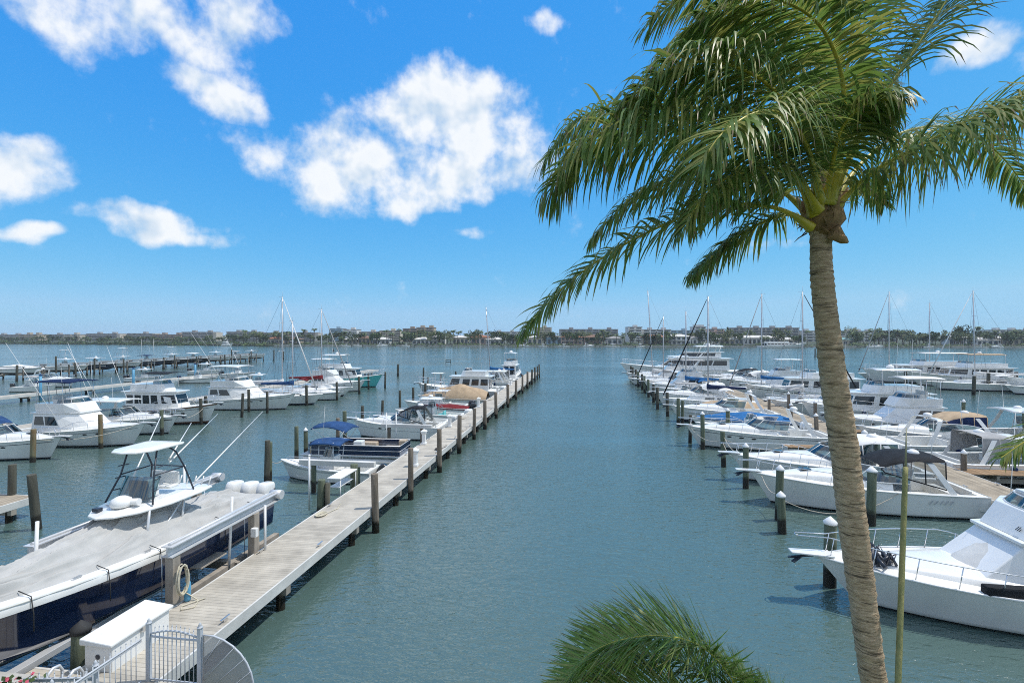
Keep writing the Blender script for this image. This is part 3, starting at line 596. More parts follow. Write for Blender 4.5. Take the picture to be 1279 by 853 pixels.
def express(name, label, x, y, ang, L=10, hull='white', stripe=None, canvas=None, arch=True, hard=False, group=None, glass='clear', fend=True, ports=3, side='vinylclear', cat='motorboat', pul=True, z=0):
    B = L * .33; b = Boat(name, label, x, y, ang, L, B, .95 + L * .02, 1.15 + L * .045, hull, stripe, cat=cat, group=group, z=z)
    tc = .40; b.deck(tc); b.cockpit(0.01, tc, .7); tr = b.trunk(tc, .9, .42 + L * .012, .45)
    zd = b.zs(.42); b.hatch(.74, b.zs(.74) + .42, .5)
    xf = b.xx(.60); g, bot, top = b.shield(xf, b.xx(.33), B * .41, b.zs(.5) + .30, b.zs(.5) + 1.0, .95, glass, 'white')
    b.box('helm_console', (b.xx(.43), -B * .2, zd + .12), (.55, B * .32, .75), 'vinyl'); seats(b, b.xx(.33), B * .5, zd - .6, 'vinyl'); seats(b, b.xx(.09), B * .7, zd - .7, 'vinyl')
    za = b.zs(.2) + (1.45 if canvas else 1.7); xa = b.xx(.20)
    if arch:
        a = MB(); pts = [(xa - .5, B * .46, b.zs(.2)), (xa + .0, B * .42, b.zs(.2) + .8), (xa + .35, B * .38, za - .08), (xa + .45, B * .28, za), (xa + .45, 0, za + .04)]
        pts = [Vector(p) for p in pts]; pts += [Vector((p.x, -p.y, p.z)) for p in reversed(pts[:-1])]
        a.loft([[p + Vector((dx, 0, dz)) for dx, dz in ((-.15, -.04), (.15, -.02), (.15, .05), (-.15, .05))] for p in pts], True, True, smooth=False)
        ar = b.P('radar_arch', a, 'white', bevel=.03); b.dome(xa + .4, 0, za + .1); b.antenna(xa + .2, B * .3, za, 2.0)
    if canvas:
        c = MB(); rings = []
        for u in [i / 6 for i in range(7)]:
            xx_ = lerp(b.xx(.30) + (xf - b.xx(.30)) * .45, xa - .3, u); zz = lerp(b.zs(.5) + 1.02, za + .12, min(1, u * 2.0) ** .7)
            ww = lerp(B * .31, B * .38, min(1, u * 2)); rings.append([(xx_, ww * q, zz + .08 * (1 - q * q) - (.0 if abs(q) < 1 else .10)) for q in (-1, -.94, -.5, 0, .5, .94, 1)])
        c.loft(rings, False, False); cp = b.P('canvas_top', c, canvas)
        for q in (1, -1):
            sc = MB(); sf = MB()
            ed = [Vector(r[0 if q < 0 else 6]) for r in rings]; lo = [Vector((p.x, q * B * .40, b.zs(.4) + lerp(.85, .1, i / 6))) for i, p in enumerate(ed)]
            sc.loft([ed, lo], False, False)
            for i in (0, 2, 4, 6): sf.tube([ed[i], lo[i]], .03, 5)
            sf.tube(lo, .03, 5)
            s2 = b.P('side_curtain', sc, side, cp); b.P('curtain_trim', sf, canvas, s2)
    if hard: b.canopy(xa - .9, xf - .9, B * .40, za + .05, 'white', .12, .1, 'hardtop', [((xf - 1.1, B * .36, b.zs(.5) + .95), (xf - 1.2, B * .34, za + .1)), ((b.xx(.3), B * .42, b.zs(.3)), (b.xx(.3) + .2, B * .36, za + .1))])
    b.rail(.46, .97, .6, .9, pulpit=.55 if pul else 0)
    if pul: b.pulpit(.75, .5)
    for k in range(ports): b.porthole(.56 + .08 * k, .68)
    b.platform(.8)
    if fend: b.fender(.3, 1); b.fender(.3, -1); b.fender(.55, 1)
    return b

def convertible(name, label, x, y, ang, L=12, hull='white', stripe=None, top='canvas_navy', hard=False, rigger=True, group=None, tower=False, win_m='glass', cat='sportfishing boat', enclosed=None, mask=True, fb=None, ports=True):
    B = L * .32; b = Boat(name, label, x, y, ang, L, B, 1.05, fb or 1.2 + L * .05, hull, stripe, cat=cat, group=group, full=2.6)
    b.deck(.27, .06); b.cockpit(.01, .27, .75); z0 = b.zs(.45) - .03
    b.trunk(.55, .9, .32, .5)
    c = b.house(b.xx(.24), b.xx(.70), B * .42, B * .27, z0 - .15, z0 + 1.35, rf=1.7, ra=.05, tumble=.16, name='cabin', nose=.45,
                win=[(.08, .46, .42, .86, .02), (.50, .96, .42, .86, .02)], fwin=None if mask else [(.06, .94, .35, .88)], awin=[(.12, .88, .15, .85)], wm=win_m, roof=.1)
    zf = z0 + 1.45
    fbm = MB(); ww = B * .36; xa, xb = b.xx(.25), b.xx(.52)
    ring = lambda z_, e, fx: [(xa, ww + e, z_), (xb - .5, ww + e, z_), (xb + fx, ww * .62, z_), (xb + fx, -ww * .62, z_), (xb - .5, -ww - e, z_), (xa, -ww - e, z_)]
    fbm.loft([ring(zf, -.06, .55), ring(zf + .72, .04, .05)], True, True, smooth=False); f = b.P('flybridge', fbm, 'white', bevel=.03)
    sh, _, _ = b.shield(xb - .02, xb - 1.2, ww * .95, zf + .73, zf + 1.05, .22, 'clear', 'alu')
    b.box('flybridge_console', (xb - .7, 0, zf + .95), (.5, ww * 1.1, .42), 'white'); seats(b, xb - 1.8, ww * 1.2, zf + .55, 'vinyl')
    zt = zf + 2.45
    legs = [((xa + .15, ww, zf + .7), (xa + .2, ww * .95, zt + .02)), ((xb - .5, ww, zf + .7), (xb - .7, ww * .95, zt + .02)), ((xa + 1.4, ww, zf + .7), (xa + 1.2, ww * .95, zt + .02))]
    if top or hard: b.canopy(xa - .3, xb - .05, ww * 1.04, zt, 'white' if hard else top, .1, .06, 'hardtop' if hard else 'bimini', legs, 'steel', .022, .06)
    if enclosed:
        e = MB(); e.loft([[(p[0], p[1], zf + .74) for p in ring(0, 0, .02)], [(p[0] - .15, p[1] * .95, zt) for p in ring(0, 0, -.1)]], True, False, smooth=False); b.P('enclosure', e, enclosed)
    if rigger: b.outrigger((b.xx(.46), B * .44, z0 + .9), L * .62, 58, 12)
    if tower:
        t = MB(); zz = zt + 1.9
        for px_, py_ in ((xa + .4, ww), (xb - .6, ww)):
            for q in (1, -1): t.tube([(px_, q * py_, zf + .7), (lerp(px_, (xa + xb) / 2, .55), q * py_ * .45, zz)], .03, 5)
        t.box(((xa + xb) / 2, 0, zz), (1.2, 1.0, .05)); b.P('tower', t, 'alu'); b.canopy((xa + xb) / 2 - .6, (xa + xb) / 2 + .6, .6, zz + 1.3, 'white', .05, .04, 'tower_top', [(((xa + xb) / 2 - .4, .45, zz), ((xa + xb) / 2 - .4, .5, zz + 1.3))])
    b.antenna(xb - .6, ww * .9, zf + .8, 3.2); b.antenna(xb - .7, -ww * .9, zf + .8, 2.8)
    b.rail(.48, .97, .66, 1.0, pulpit=.6); b.pulpit(.8, .55)
    if ports: b.porthole(.66, .7); b.porthole(.74, .7)
    ck = MB(); ck.box((b.xx(.2), 0, b.zs(.2) - .3), (.5, B * .5, .75)); b.P('bait_station', ck, 'white', bevel=.03)
    b.rods(b.xx(.26), ww * .8, zf + .6, 4, 1.8)
    return b

def console(name, label, x, y, ang, L=7, hull='white', top='white', kind='ttop', eng=2, em='outb', z=0, group=None, seatc='vinyl', tower=False, rods_=True, cat='fishing boat', tilt=0, stripe=None):
    B = L * .31 if L > 7 else L * .34; b = Boat(name, label, x, y, ang, L, B, .72, 1.12, hull, stripe, cat=cat, group=group, z=z, zb=.06)
    b.cockpit(.02, .80, .5, .2); b.deck(.78, .03)
    b.box('centre_console', (b.xx(.47), 0, .85), (.9, .85, 1.25), 'white'); b.shield(b.xx(.47) + .45, b.xx(.47) - .3, .46, 1.45, 1.95, .2, 'clear', 'alu')
    seats(b, b.xx(.33), .95, .3, seatc); bw = MB(); bw.box((b.xx(.60), 0, .55), (.6, .8, .5)); b.P('bow_seat', bw, seatc, bevel=.04)
    if top:
        zt = 2.35
        legs = [((b.xx(.40), .5, .25), (b.xx(.38), .75, zt + .05)), ((b.xx(.55), .5, .25), (b.xx(.53), .7, zt + .05))]
        b.canopy(b.xx(.30), b.xx(.62), B * .38 if kind == 'ttop' else B * .44, zt, top, .1 if kind == 'ttop' else .16, .06, 'hardtop' if kind == 'ttop' else 'bimini', legs, 'alu', .028, .02 if kind == 'ttop' else .1)
        if rods_: b.rods(b.xx(.31), B * .3, zt, 5, .9)
        b.antenna(b.xx(.5), .6, zt, 2.2)
        if kind == 'ttop': b.dome(b.xx(.48), 0, zt + .12, .25)
    if tower:
        t = MB(); zz = 4.4
        for q in (1, -1):
            t.tube([(b.xx(.38), q * .7, 2.4), (b.xx(.42), q * .45, zz)], .03, 5); t.tube([(b.xx(.56), q * .7, 2.4), (b.xx(.52), q * .45, zz)], .03, 5)
        t.box((b.xx(.47), 0, 3.3), (.9, 1.0, .06)); b.P('tower', t, 'alu'); b.canopy(b.xx(.38), b.xx(.56), .65, zz, top or 'white', .06, .05, 'tower_top')
    for k in range(eng): b.outboard((k - (eng - 1) / 2) * .62, m=em, tilt=tilt)
    r_ = MB()
    for q in (1, -1): r_.tube([(b.xx(t), q * (b.b(t) - .1), b.zs(t) + .16) for t in (.62, .7, .8, .88, .95)], .018, 5)
    b.P('bow_rail', r_, 'steel')
    return b

def sailboat(name, label, x, y, ang, L=11, hull='white', stripe='navy', cover='canvas_navy', mast=13.5, group=None, dodger='canvas_navy', lean=0, jib='canvas_white', rake=0, cat='sailboat', mz=1.5, boom=True, mt=.56):
    B = L * .31; b = Boat(name, label, x, y, ang, L, B, 1.05, 1.35, hull, stripe, cat=cat, group=group, full=1.9, tr=.72, rk=.14)
    b.deck(.0, .06); b.house(b.xx(.30), b.xx(.74), B * .27, B * .10, b.zs(.4), b.zs(.4) + .48, rf=.5, tumble=.08, nose=.3, win=[(.1, .4, .35, .75), (.5, .85, .35, .75)], roof=.05, ov=.02)
    ck = MB(); ck.box((b.xx(.17), 0, b.zs(.15) + .14), (L * .22, B * .62, .28)); b.P('cockpit_coaming', ck, 'white', bevel=.04)
    w_ = MB(); w_.tube([(b.xx(.1), .35 * math.cos(a), b.zs(0) + .75 + .35 * math.sin(a)) for a in [2 * math.pi * k / 16 for k in range(17)]], .018, 5); b.P('steering_wheel', w_, 'steel')
    mx_ = b.xx(mt); zm = mast; base = b.zs(.56) + .4; top = Vector((mx_ - rake, lean, zm))
    m = MB(); m.tube([(mx_, 0, base), top], [.095, .075], 8); mm = b.P('mast', m, 'mastm')
    sp = MB()
    for f in (.42, .72):
        p = Vector((mx_, 0, base)).lerp(top, f); sp.tube([p + Vector((-.1, 1.0 * (1.2 - f), 0)), p, p + Vector((-.1, -1.0 * (1.2 - f), 0))], .03, 4)
    sp.tube([top + Vector((-.5, 0, .05)), top + Vector((.2, 0, .05))], .02, 4); sp.tube([top, top + Vector((0, 0, .7))], .012, 4); b.P('spreaders', sp, 'mastm', mm)
    if boom:
        zb_ = base + .95; bm = MB(); bm.tube([(mx_ - .1, 0, zb_), (b.xx(.08), 0, zb_ + .05)], .075, 8); bo = b.P('boom', bm, 'mastm')
        if cover:
            c = MB(); rings = []
            for i in range(9):
                u = i / 8; xx_ = lerp(mx_ + .12, b.xx(.1), u); hh = lerp(.62, .24, u ** .5); rings.append([(xx_, .20 * (1 - u * .3) * math.cos(a) + .02 * math.sin(i * 2), zb_ + hh * .45 + hh * .55 * math.sin(a) - .05) for a in [2 * math.pi * k / 10 for k in range(10)]])
            c.loft(rings, True, True); b.P('sail_cover', c, cover, bo)
    st = MB(); chain = [(b.xx(.985), 0, b.zs(1)), (b.xx(.01), 0, b.zs(0))]
    st.tube([chain[1], top], .012, 4)
    for q in (1, -1):
        f = Vector((mx_, 0, base)).lerp(top, .72); st.tube([(mx_ - .3, q * B * .46, b.zs(.5)), top], .011, 4); st.tube([(mx_ + .2, q * B * .46, b.zs(.5)), f], .011, 4)
    b.P('rigging', st, 'dkmetal', mm)
    if jib:
        j = MB(); a = Vector(chain[0]) + Vector((0, 0, .3)); j.tube([a, a.lerp(top, .5), a.lerp(top, .97)], [.085, .075, .035], 6); b.P('furled_jib', j, jib)
    if dodger: b.canopy(b.xx(.24), b.xx(.40), B * .30, b.zs(.3) + 1.35, dodger, .18, .05, 'dodger', [((b.xx(.3), B * .3, b.zs(.3)), (b.xx(.26), B * .28, b.zs(.3) + 1.35))], 'steel', .02, .25)
    b.rail(.04, .97, .55, 1.8, .013, mid=True)
    return b

def trawler(name, label, x, y, ang, L=13, hull='white', stripe=None, group=None, top='white', levels=1, win=5, cat='motor yacht', tx=None, dark='glass', long_=.62):
    B = L * .30; b = Boat(name, label, x, y, ang, L, B, 1.25, 1.5 + L * .055, hull, stripe, cat=cat, group=group, full=2.8)
    b.deck(.0, .05); z0 = b.zs(.35)
    wins = [(.03 + i * (.94 / win), .03 + i * (.94 / win) + .94 / win * .78, .40, .85) for i in range(win)]
    c = b.house(b.xx(.10), b.xx(long_ + .06), B * .40, B * .26, z0 - .1, z0 + 1.75, rf=.65, ra=.0, tumble=.08, nose=.28, win=wins, fwin=[(.06, .94, .42, .86)], awin=[(.1, .45, .1, .9), (.55, .9, .1, .9)], roof=.1, ov=.3, wm=dark)
    zf = z0 + 1.85; ww = B * .34; xa, xb = b.xx(.14), b.xx(long_ - .1)
    if levels > 1:
        b.house(b.xx(.2), xb + .3, ww, ww * .7, zf, zf + 1.6, rf=.9, tumble=.1, win=[(.05, .45, .4, .85), (.52, .96, .4, .85)], fwin=[(.06, .94, .4, .88)], name='upper_cabin', roof=.1, ov=.3, wm=dark); zf += 1.7
    fb = MB(); fb.loft([[(xa, ww, zf), (xb - .6, ww, zf), (xb, ww * .6, zf), (xb, -ww * .6, zf), (xb - .6, -ww, zf), (xa, -ww, zf)], [(xa, ww, zf + .7), (xb - .8, ww, zf + .7), (xb - .3, ww * .6, zf + .7), (xb - .3, -ww * .6, zf + .7), (xb - .8, -ww, zf + .7), (xa, -ww, zf + .7)]], True, True, smooth=False)
    b.P('flybridge', fb, 'white', bevel=.03); b.shield(xb - .3, xb - 1.2, ww * .9, zf + .7, zf + 1.05, .2, 'clear', 'alu')
    if top: b.canopy(xa + .1, xb - .5, ww * .98, zf + 2.2, top, .12, .08, 'hardtop', [((xa + .3, ww * .95, zf + .6), (xa + .3, ww * .9, zf + 2.25)), ((xb - 1.0, ww * .95, zf + .6), (xb - 1.0, ww * .9, zf + 2.25))], 'alu', .035); b.dome((xa + xb) / 2, 0, zf + 2.35, .32)
    b.antenna(xa + 1, ww * .8, zf + 2.2, 3); b.antenna(xa + 1.2, -ww * .8, zf + 2.2, 3)
    b.rail(.30, .98, .85, 1.3, .02, pulpit=.2, mid=True); b.pulpit(.6, .5)
    b.porthole(.62, .62, .4, .12); b.porthole(.72, .62, .4, .12); b.fender(.35, 1); b.fender(.6, 1); b.fender(.45, -1)
    return b

def covered(name, label, x, y, ang, L=7.5, hull='white', cov='canvas_tan', group=None, peak=.9, eng=0, z=0, stripe=None, cat='covered boat'):
    B = L * .32; b = Boat(name, label, x, y, ang, L, B, .85, 1.15, hull, stripe, cat=cat, group=group, z=z)
    c = MB(); rings = []; n = 14; r2 = random.Random(int(abs(x * 13 + y * 7)))
    for i in range(n + 1):
        u = i / n; t = lerp(0.0, .93, u); p = peak * (math.sin(math.pi * min(1, u * .8 + .18)) ** 1.2) * (1 + .08 * math.sin(u * 19)); bb = b.b(t) + .03; z_ = b.zs(t)
        rings.append([(b.xx(t), bb * q * (1.0), z_ - .12 * (abs(q) > .99) + max(0, p * (1 - abs(q) ** 1.4)) + r2.uniform(-.02, .02) * (abs(q) < .9)) for q in (-1, -.99, -.7, -.4, -.12, .12, .4, .7, .99, 1)])
    c.loft(rings, False, False, smooth=True); b.P('cover', c, cov); b.rail(.5, .95, .4, 1.2)
    for k in range(eng): b.outboard((k - (eng - 1) / 2) * .6)
    return b
# ------------------------------------------------------------------ the big centre console on its lift (front left)
LX, LY, LZ = -13.8, 13.35, 1.25
b = Boat('centre_console_boat', 'navy hulled covered boat on the near lift with tower and three white outboards', LX, LY, -90, 11.6, 3.1, 1.1, 1.62, 'navy', None, 'navy', cat='fishing boat', zb=.0, z=LZ)
gc = MB(); ts = [i / 20 * .99 for i in range(21)]
for q in (1, -1):
    gc.loft([[(b.xx(t), q * (b.b(t) * .99 + .02), b.zs(t) - .22), (b.xx(t), q * (b.b(t) + .03), b.zs(t) + .01), (b.xx(t), q * (b.b(t) - .02), b.zs(t) + .05), (b.xx(t), q * max(.0, b.b(t) - .36), b.zs(t) + .07)] for t in ts], False, False)
b.P('gunwale', gc, 'white')
cl = MB(); sl = MB()
for t in (.35, .52, .68, .84):
    for q in (1, -1): cl.box((b.xx(t), q * (b.b(t) - .16), b.zs(t) + .085), (.22, .06, .05))
b.P('cleat', cl, 'steel')
c = MB(); rings = []; n = 150; r4 = random.Random(4)
FD = [(r4.choice([-1, 1]) * r4.uniform(.02, .85), r4.choice([-1, 1]) * r4.uniform(.3, 3.6), r4.uniform(.05, .12), r4.uniform(.06, .17), r4.uniform(-.08, .75), r4.uniform(.12, .45)) for _ in range(60)]
CT = [.0, .06, .15, .23, .31, .42, .51, .60, .69, .78, .87, .93, 1.0]; CP = [.06, .14, .40, .30, .72, 1.08, .92, .62, .56, .40, .26, .18, .06]
CQ = [-1, -.68, -.34, 0, .34, .68, 1]; CH = [[p * (1 - abs(q) ** 1.05) + (r4.uniform(-.07, .07) if 0 < abs(q) < 1 else 0) for q in CQ] for p in CP]
def seg(lst, v):
    for i_ in range(len(lst) - 1):
        if v <= lst[i_ + 1] or i_ == len(lst) - 2: return i_, min(1, max(0, (v - lst[i_]) / (lst[i_ + 1] - lst[i_])))
for i in range(n + 1):
    u = i / n; t = lerp(.015, .965, u); bb = max(.02, b.b(t) - .22); z = b.zs(t) + .06; ti, tf = seg(CT, u)
    row = []
    for k in range(-44, 45):
        q = k / 44; fold = 0; qi, qf = seg(CQ, q)
        for q0, sl_, wd_, am, ta, tl in FD:          # creases pulled along the boat from the hardtop towards the gunwale
            if 0 < (u - ta) < tl:
                v = (q - q0 - sl_ * (u - ta) * .6) / wd_
                if -.35 < v < 1: fold += am * ((1 - v) if v > 0 else (1 + v / .35)) * math.sin(math.pi * (u - ta) / tl)
        h_ = lerp(lerp(CH[ti][qi], CH[ti][qi + 1], qf), lerp(CH[ti + 1][qi], CH[ti + 1][qi + 1], qf), tf)
        row.append((b.xx(t), bb * q, z + h_ + fold * (1 - abs(q) ** 6)))
    rings.append(row)
c.loft(rings, False, False); cv = b.P('cover', c, 'cover')
for t_ in (.12, .27, .5, .63, .77, .88):
    for q in (1, -1): sp_ = MB(); sp_.tube([(b.xx(t_), q * (b.b(t_) - .30), b.zs(t_) + .17), (b.xx(t_), q * (b.b(t_) + .045), b.zs(t_) + .07), (b.xx(t_) - .05, q * (b.b(t_) + .05), b.zs(t_) - .35), (b.xx(t_) - .1, q * (b.b(t_) - .0), b.zs(t_) - .8)], .012, 4); b.P('tie_strap', sp_, 'ropedk', cv)
def hcan(pts, z, th, crown=.08, n=2):
    mb = MB(); cx_ = sum(p[0] for p in pts) / len(pts)
    top = [Vector((p[0], p[1], z)) for p in pts]; mid = [Vector((lerp(cx_, p[0], .6), p[1] * .6, z + crown)) for p in pts]; bot = [Vector((p[0], p[1], z - th)) for p in pts]
    mb.loft([bot, top, mid], True, True, smooth=False); return mb
tt = [(.55, 0), (.38, .42), (-.1, .80), (-1.0, 1.06), (-2.2, 1.10), (-2.85, 1.0), (-3.0, .7)]; tt = tt + [(x, -y) for x, y in reversed(tt) if y]
top = b.P('hardtop', hcan(tt, 2.34, .06), 'white', bevel=.02)
fr = MB()
for q in (1, -1):
    fr.tube([(-.35, q * .75, .9), (-.4, q * .85, 2.3)], .04, 8); fr.tube([(-1.7, q * .75, .9), (-1.75, q * .85, 2.3)], .04, 8); fr.tube([(-.35, q * .75, .9), (-1.75, q * .85, 2.3)], .03, 8)
b.P('hardtop_frame', fr, 'alu', top)
b.dome(-.25, .05, 2.44, .30); rd = MB(); rd.tube([(-.35, -.3, 2.5), (-.35, .55, 2.56)], .1, 10); b.P('radar', rd, 'plastic', top); lt = MB(); lt.box((.15, -.35, 2.44), (.16, .2, .1)); b.P('spotlight', lt, 'dkmetal', top)
hr = MB()
for i in range(7): hr.tube([(-2.86, lerp(-.85, .85, i / 6), 2.36), (-2.98, lerp(-.85, .85, i / 6), 2.62)], .025, 6)
b.P('rod_holders', hr, 'alu', top)
tw = MB()
for q in (1, -1):
    tw.tube([(-.55, q * .82, 2.4), (-.85, q * .58, 3.2), (-1.05, q * .5, 3.95)], .03, 6); tw.tube([(-2.2, q * .82, 2.4), (-2.05, q * .6, 3.2), (-1.75, q * .55, 3.75), (-1.5, q * .5, 3.97)], .03, 6)
    for h in (2.75, 3.1, 3.45): tw.tube([(lerp(-.55, -1.05, (h - 2.4) / 1.55), q * .7, h), (lerp(-.55, -1.05, (h - 2.4) / 1.55) - .3, q * .62, h)], .018, 5)
for z_, y_ in ((3.2, .58),): tw.tube([(-.85, y_, z_), (-2.05, y_ + .02, z_), (-2.05, -y_ - .02, z_), (-.85, -y_, z_)], .022, 6)
b.P('tower', tw, 'dkmetal')
uc = [(.65 - .9, 0), (-.35, .4), (-.7, .66), (-1.9, .70), (-2.05, .6)]; uc = uc + [(x, -y) for x, y in reversed(uc) if y]
b.P('tower_top', hcan(uc, 4.02, .05, .05), 'white', bevel=.015)
us = MB(); us.box((-1.1, 0, 2.75), (.45, .7, .55)); us.box((-1.75, 0, 2.62), (.4, 1.0, .1)); us.box((-1.95, 0, 2.85), (.08, 1.0, .42)); b.P('tower_helm', us, 'white', bevel=.05)
wsd = MB(); n = 8
wsd.loft([[(-.65 + .25 * math.cos(a) - .15, .66 * math.sin(a), 2.5) for a in [-1.5 + 3 * i / n for i in range(n + 1)]], [(-.95 + .25 * math.cos(a) - .15, .62 * math.sin(a), 3.15) for a in [-1.5 + 3 * i / n for i in range(n + 1)]]], False, False); b.P('windshield', wsd, 'clear')
def pole(nm, p, q, r0, r1, m, par=None):
    mb = MB(); mb.tube([Vector(p), Vector(q)], [r0, r1], 6); return b.P(nm, mb, m, par)
def loc(v): return (-(v[1] - LY), v[0] - LX, v[2] - LZ)       # world -> boat frame (bow towards the camera)
for (p0, d0), (p1, d1) in ((((244, 601), 17.3), ((328, 514), 25)), (((212, 577), 16.6), ((272, 517), 26)), (((157, 616), 16.2), ((201, 520), 19.5)), (((211, 574), 17), ((239, 528), 20))):
    pole('outrigger', loc(ray(*p0, d0)), loc(ray(*p1, d1)), .03, .014, 'white')
for k in (-1, 0, 1): b.outboard(k * .70, .86, 'white', 8, 1.16)
# lift
t = thing('boat_lift', 'aluminium boat lift with top beams and grey posts holding the navy boat', 'boat lift', (LX, LY, 0))
for sx_, y0, y1 in ((2.1, 13.0, 18.3), (-1.85, 12.5, 20.2)):
    mb = MB(); yy = (y0 + y1) / 2 - LY; L_ = y1 - y0
    mb.box((sx_, yy, 2.80), (.34, L_, .03)); mb.box((sx_, yy, 2.66), (.05, L_ - .02, .26)); mb.box((sx_, yy, 2.52), (.34, L_, .03)); mb.tube([(sx_ + .0, y0 - LY + .1, 2.84), (sx_, y1 - LY - .1, 2.84)], .05, 8)
    mb.build('top_beam', M['alu'], t)
    mt_ = MB(); mt_.tube([(sx_ - .2, y1 - LY - .1, 2.72), (sx_ + .25, y1 - LY - .1, 2.72)], .17, 12); mt_.build('winch_drum', M['alu'], t)
for x, y in ((-11.68, 13.2), (-11.62, 16.75), (-15.65, 12.9), (-15.65, 18.9)):
    mb = MB(); mb.box((x - LX, y - LY, .75), (.26, .28, 3.5)); mb.build('post', M['graywood'], t, bevel=.015)
    cb = MB(); cb.tube([(x - LX + (-.35 if x > -13 else .35), y - LY, 2.5), (x - LX + (-.35 if x > -13 else .35), y - LY, .9)], .012, 5); cb.build('cable', M['steel'], t)
for y in (11.9, 16.3):
    mb = MB(); mb.box((0, y - LY, .84), (3.9, .22, .26)); mb.build('cradle_beam', M['graywood'], t, bevel=.01)
for sx_ in (.85, -.85):
    mb = MB(); mb.box((sx_, 13.3 - LY, 1.05), (.24, 9.2, .16)); mb.build('bunk', M['alu'], t, bevel=.01)
    for yy in (11.9, 16.3):
        mb = MB(); mb.box((sx_, yy - LY, .9), (.1, .3, .3)); mb.build('bunk_bracket', M['graywood'], t)
for p, q in (((-11.95, 15.9, .9), (-11.9, 16.0, 3.3)), ((-15.2, 12.3, 1.2), (-15.15, 12.35, 3.6)), ((-15.6, 18.2, .9), (-15.6, 18.2, 3.7)), ((-11.35, 17.0, .9), (-11.35, 17.0, 2.7))):
    mb = MB(); mb.tube([(p[0] - LX, p[1] - LY, p[2]), (q[0] - LX, q[1] - LY, q[2])], .045, 8); mb.build('guide_pole', M['plastic'], t)
mb = MB(); mb.box((2.35, 16.55 - LY, 1.9), (.2, .16, .3)); mb.build('switch_box', M['plastic'], t, bevel=.01)
wk = MB(); wk.box((1.55, 15.3 - LY, 1.42), (.5, 1.2, .04)); wk.box((1.75, 15.3 - LY, .9), (.2, 7.0, .2)); wk.build('side_rail', M['graywood'], t)
# ------------------------------------------------------------------ dock box, gate, hose, ladder
t = thing('dock_box', 'white fibreglass dock box with sloping lid behind the picket fence', 'storage box', (-11.05, 11.15, 1.05))
mb = MB(); mb.box((0, 0, .33), (.72, 1.65, .62)); mb.build('body', M['white'], t, bevel=.03)
mb = MB(); mb.loft([[(-.42, y, .645), (.42, y, .645), (.42, y, .72), (-.42, y, .80)] for y in (-.9, .9)], True, True, smooth=False); ld = mb.build('lid', M['white'], t, bevel=.025)
mb = MB(); mb.box((.40, 0, .60), (.05, .1, .14)); mb.build('latch', M['steel'], t)
mb = MB(); mb.disc((0, -.835, .38), (0, -1, 0), .06, 14); mb.disc((0, -.838, .38), (0, -1, 0), .03, 10); mb.build('vent_plug', M['dkmetal'], t)
GM = mat('grey_picket_paint', (.48, .51, .55), .45, var=.05)
def fence(name, label, a, bb, cat, arch=0, step=.115, h=1.25, posts=(1, 1), slope=0):
    a, bb = Vector(a), Vector(bb); t = thing(name, label, cat, a); d = bb - a; L_ = d.length; u = d.normalized(); t.rotation_euler = (0, 0, math.atan2(u.y, u.x))
    for k, x in enumerate((0, L_)):
        if posts[k]:
            mb = MB(); mb.box((x, 0, h / 2 + .04), (.09, .09, h + .08)); p = mb.build('post', GM, t, bevel=.008)
            fb_ = MB(); fb_.lathe((x, 0, h + .08), [(.062, 0), (.062, .02), (.03, .03), (.035, .06), (.02, .1), (.003, .12)], 10); fb_.build('finial', GM, p)
    r_ = MB(); n = 10
    hh = lambda x: h - .16 + arch * (1 - (2 * x / L_ - 1) ** 2)
    r_.tube([(lerp(.05, L_ - .05, i / n), 0, hh(lerp(.05, L_ - .05, i / n))) for i in range(n + 1)], .022, 6); r_.bar((.05, 0, h - .2), (L_ - .05, 0, h - .2), .03, .035); r_.bar((.05, 0, .1), (L_ - .05, 0, .1), .03, .035); r_.build('rail', GM, t)
    k = int((L_ - .1) / step); pk = MB()
    for i in range(1, k + 1):
        x = .05 + (L_ - .1) * i / (k + 1); pk.tube([(x, 0, .06), (x, 0, hh(x) + .1)], [.011, .011], 6); pk.lathe((x, 0, hh(x) + .1), [(.011, 0), (.013, .01), (.001, .05)], 6)
    pk.build('pickets', GM, t); return t
GZ = 1.05
fence('picket_gate', 'grey metal picket gate with arched top on the pier landing', (-9.62, 10.2, GZ), (-8.36, 10.2, GZ), 'gate', .12)
fence('picket_fence', 'grey metal picket fence panel running from gate towards camera', (-9.70, 10.13, GZ), (-9.75, 8.2, GZ), 'fence', 0, .13, 1.2, (0, 1))
fence('picket_fence', 'low grey picket fence panel beside the white dock box ladder', (-9.85, 9.15, GZ - .25), (-11.3, 8.9, GZ - .25), 'fence', 0, .16, 1.2, (1, 0))
wg = thing('fan_guard', 'rounded smoky fan-shaped guard panel beside the picket gate over the water', 'guard panel', (-8.28, 10.2, GZ))
pts = [(0, .0), (0, 1.18)] + [(.95 * math.sin(a) + .25 * math.sin(a), .1 + 1.08 * math.cos(a) + .02) for a in [R(12 * i) for i in range(1, 11)]] + [(.9, -.4), (.3, -.45)]
mb = MB(); mb.loft([[(x, -.006, z) for x, z in pts], [(x, .006, z) for x, z in pts]], True, True, smooth=False); mb.build('panel', M['mesh'], wg)
mb = MB(); mb.tube([(x, 0, z) for x, z in pts] + [(0, 0, 0)], .02, 6)
for x0_, z0_, x1_, z1_ in ((.02, .55, .42, 1.12), (.02, .2, .78, 1.0), (.02, -.1, 1.02, .78), (.2, -.3, 1.15, .5), (.5, -.35, 1.18, .2)): mb.tube([(x0_, -.02, z0_), (x1_, -.02, z1_)], .008, 4)
mb.build('frame', GM, wg)
t = thing('boarding_ladder', 'bright aluminium boarding ladder handrails at the lower left corner', 'ladder', (-10.9, 9.35, .75))
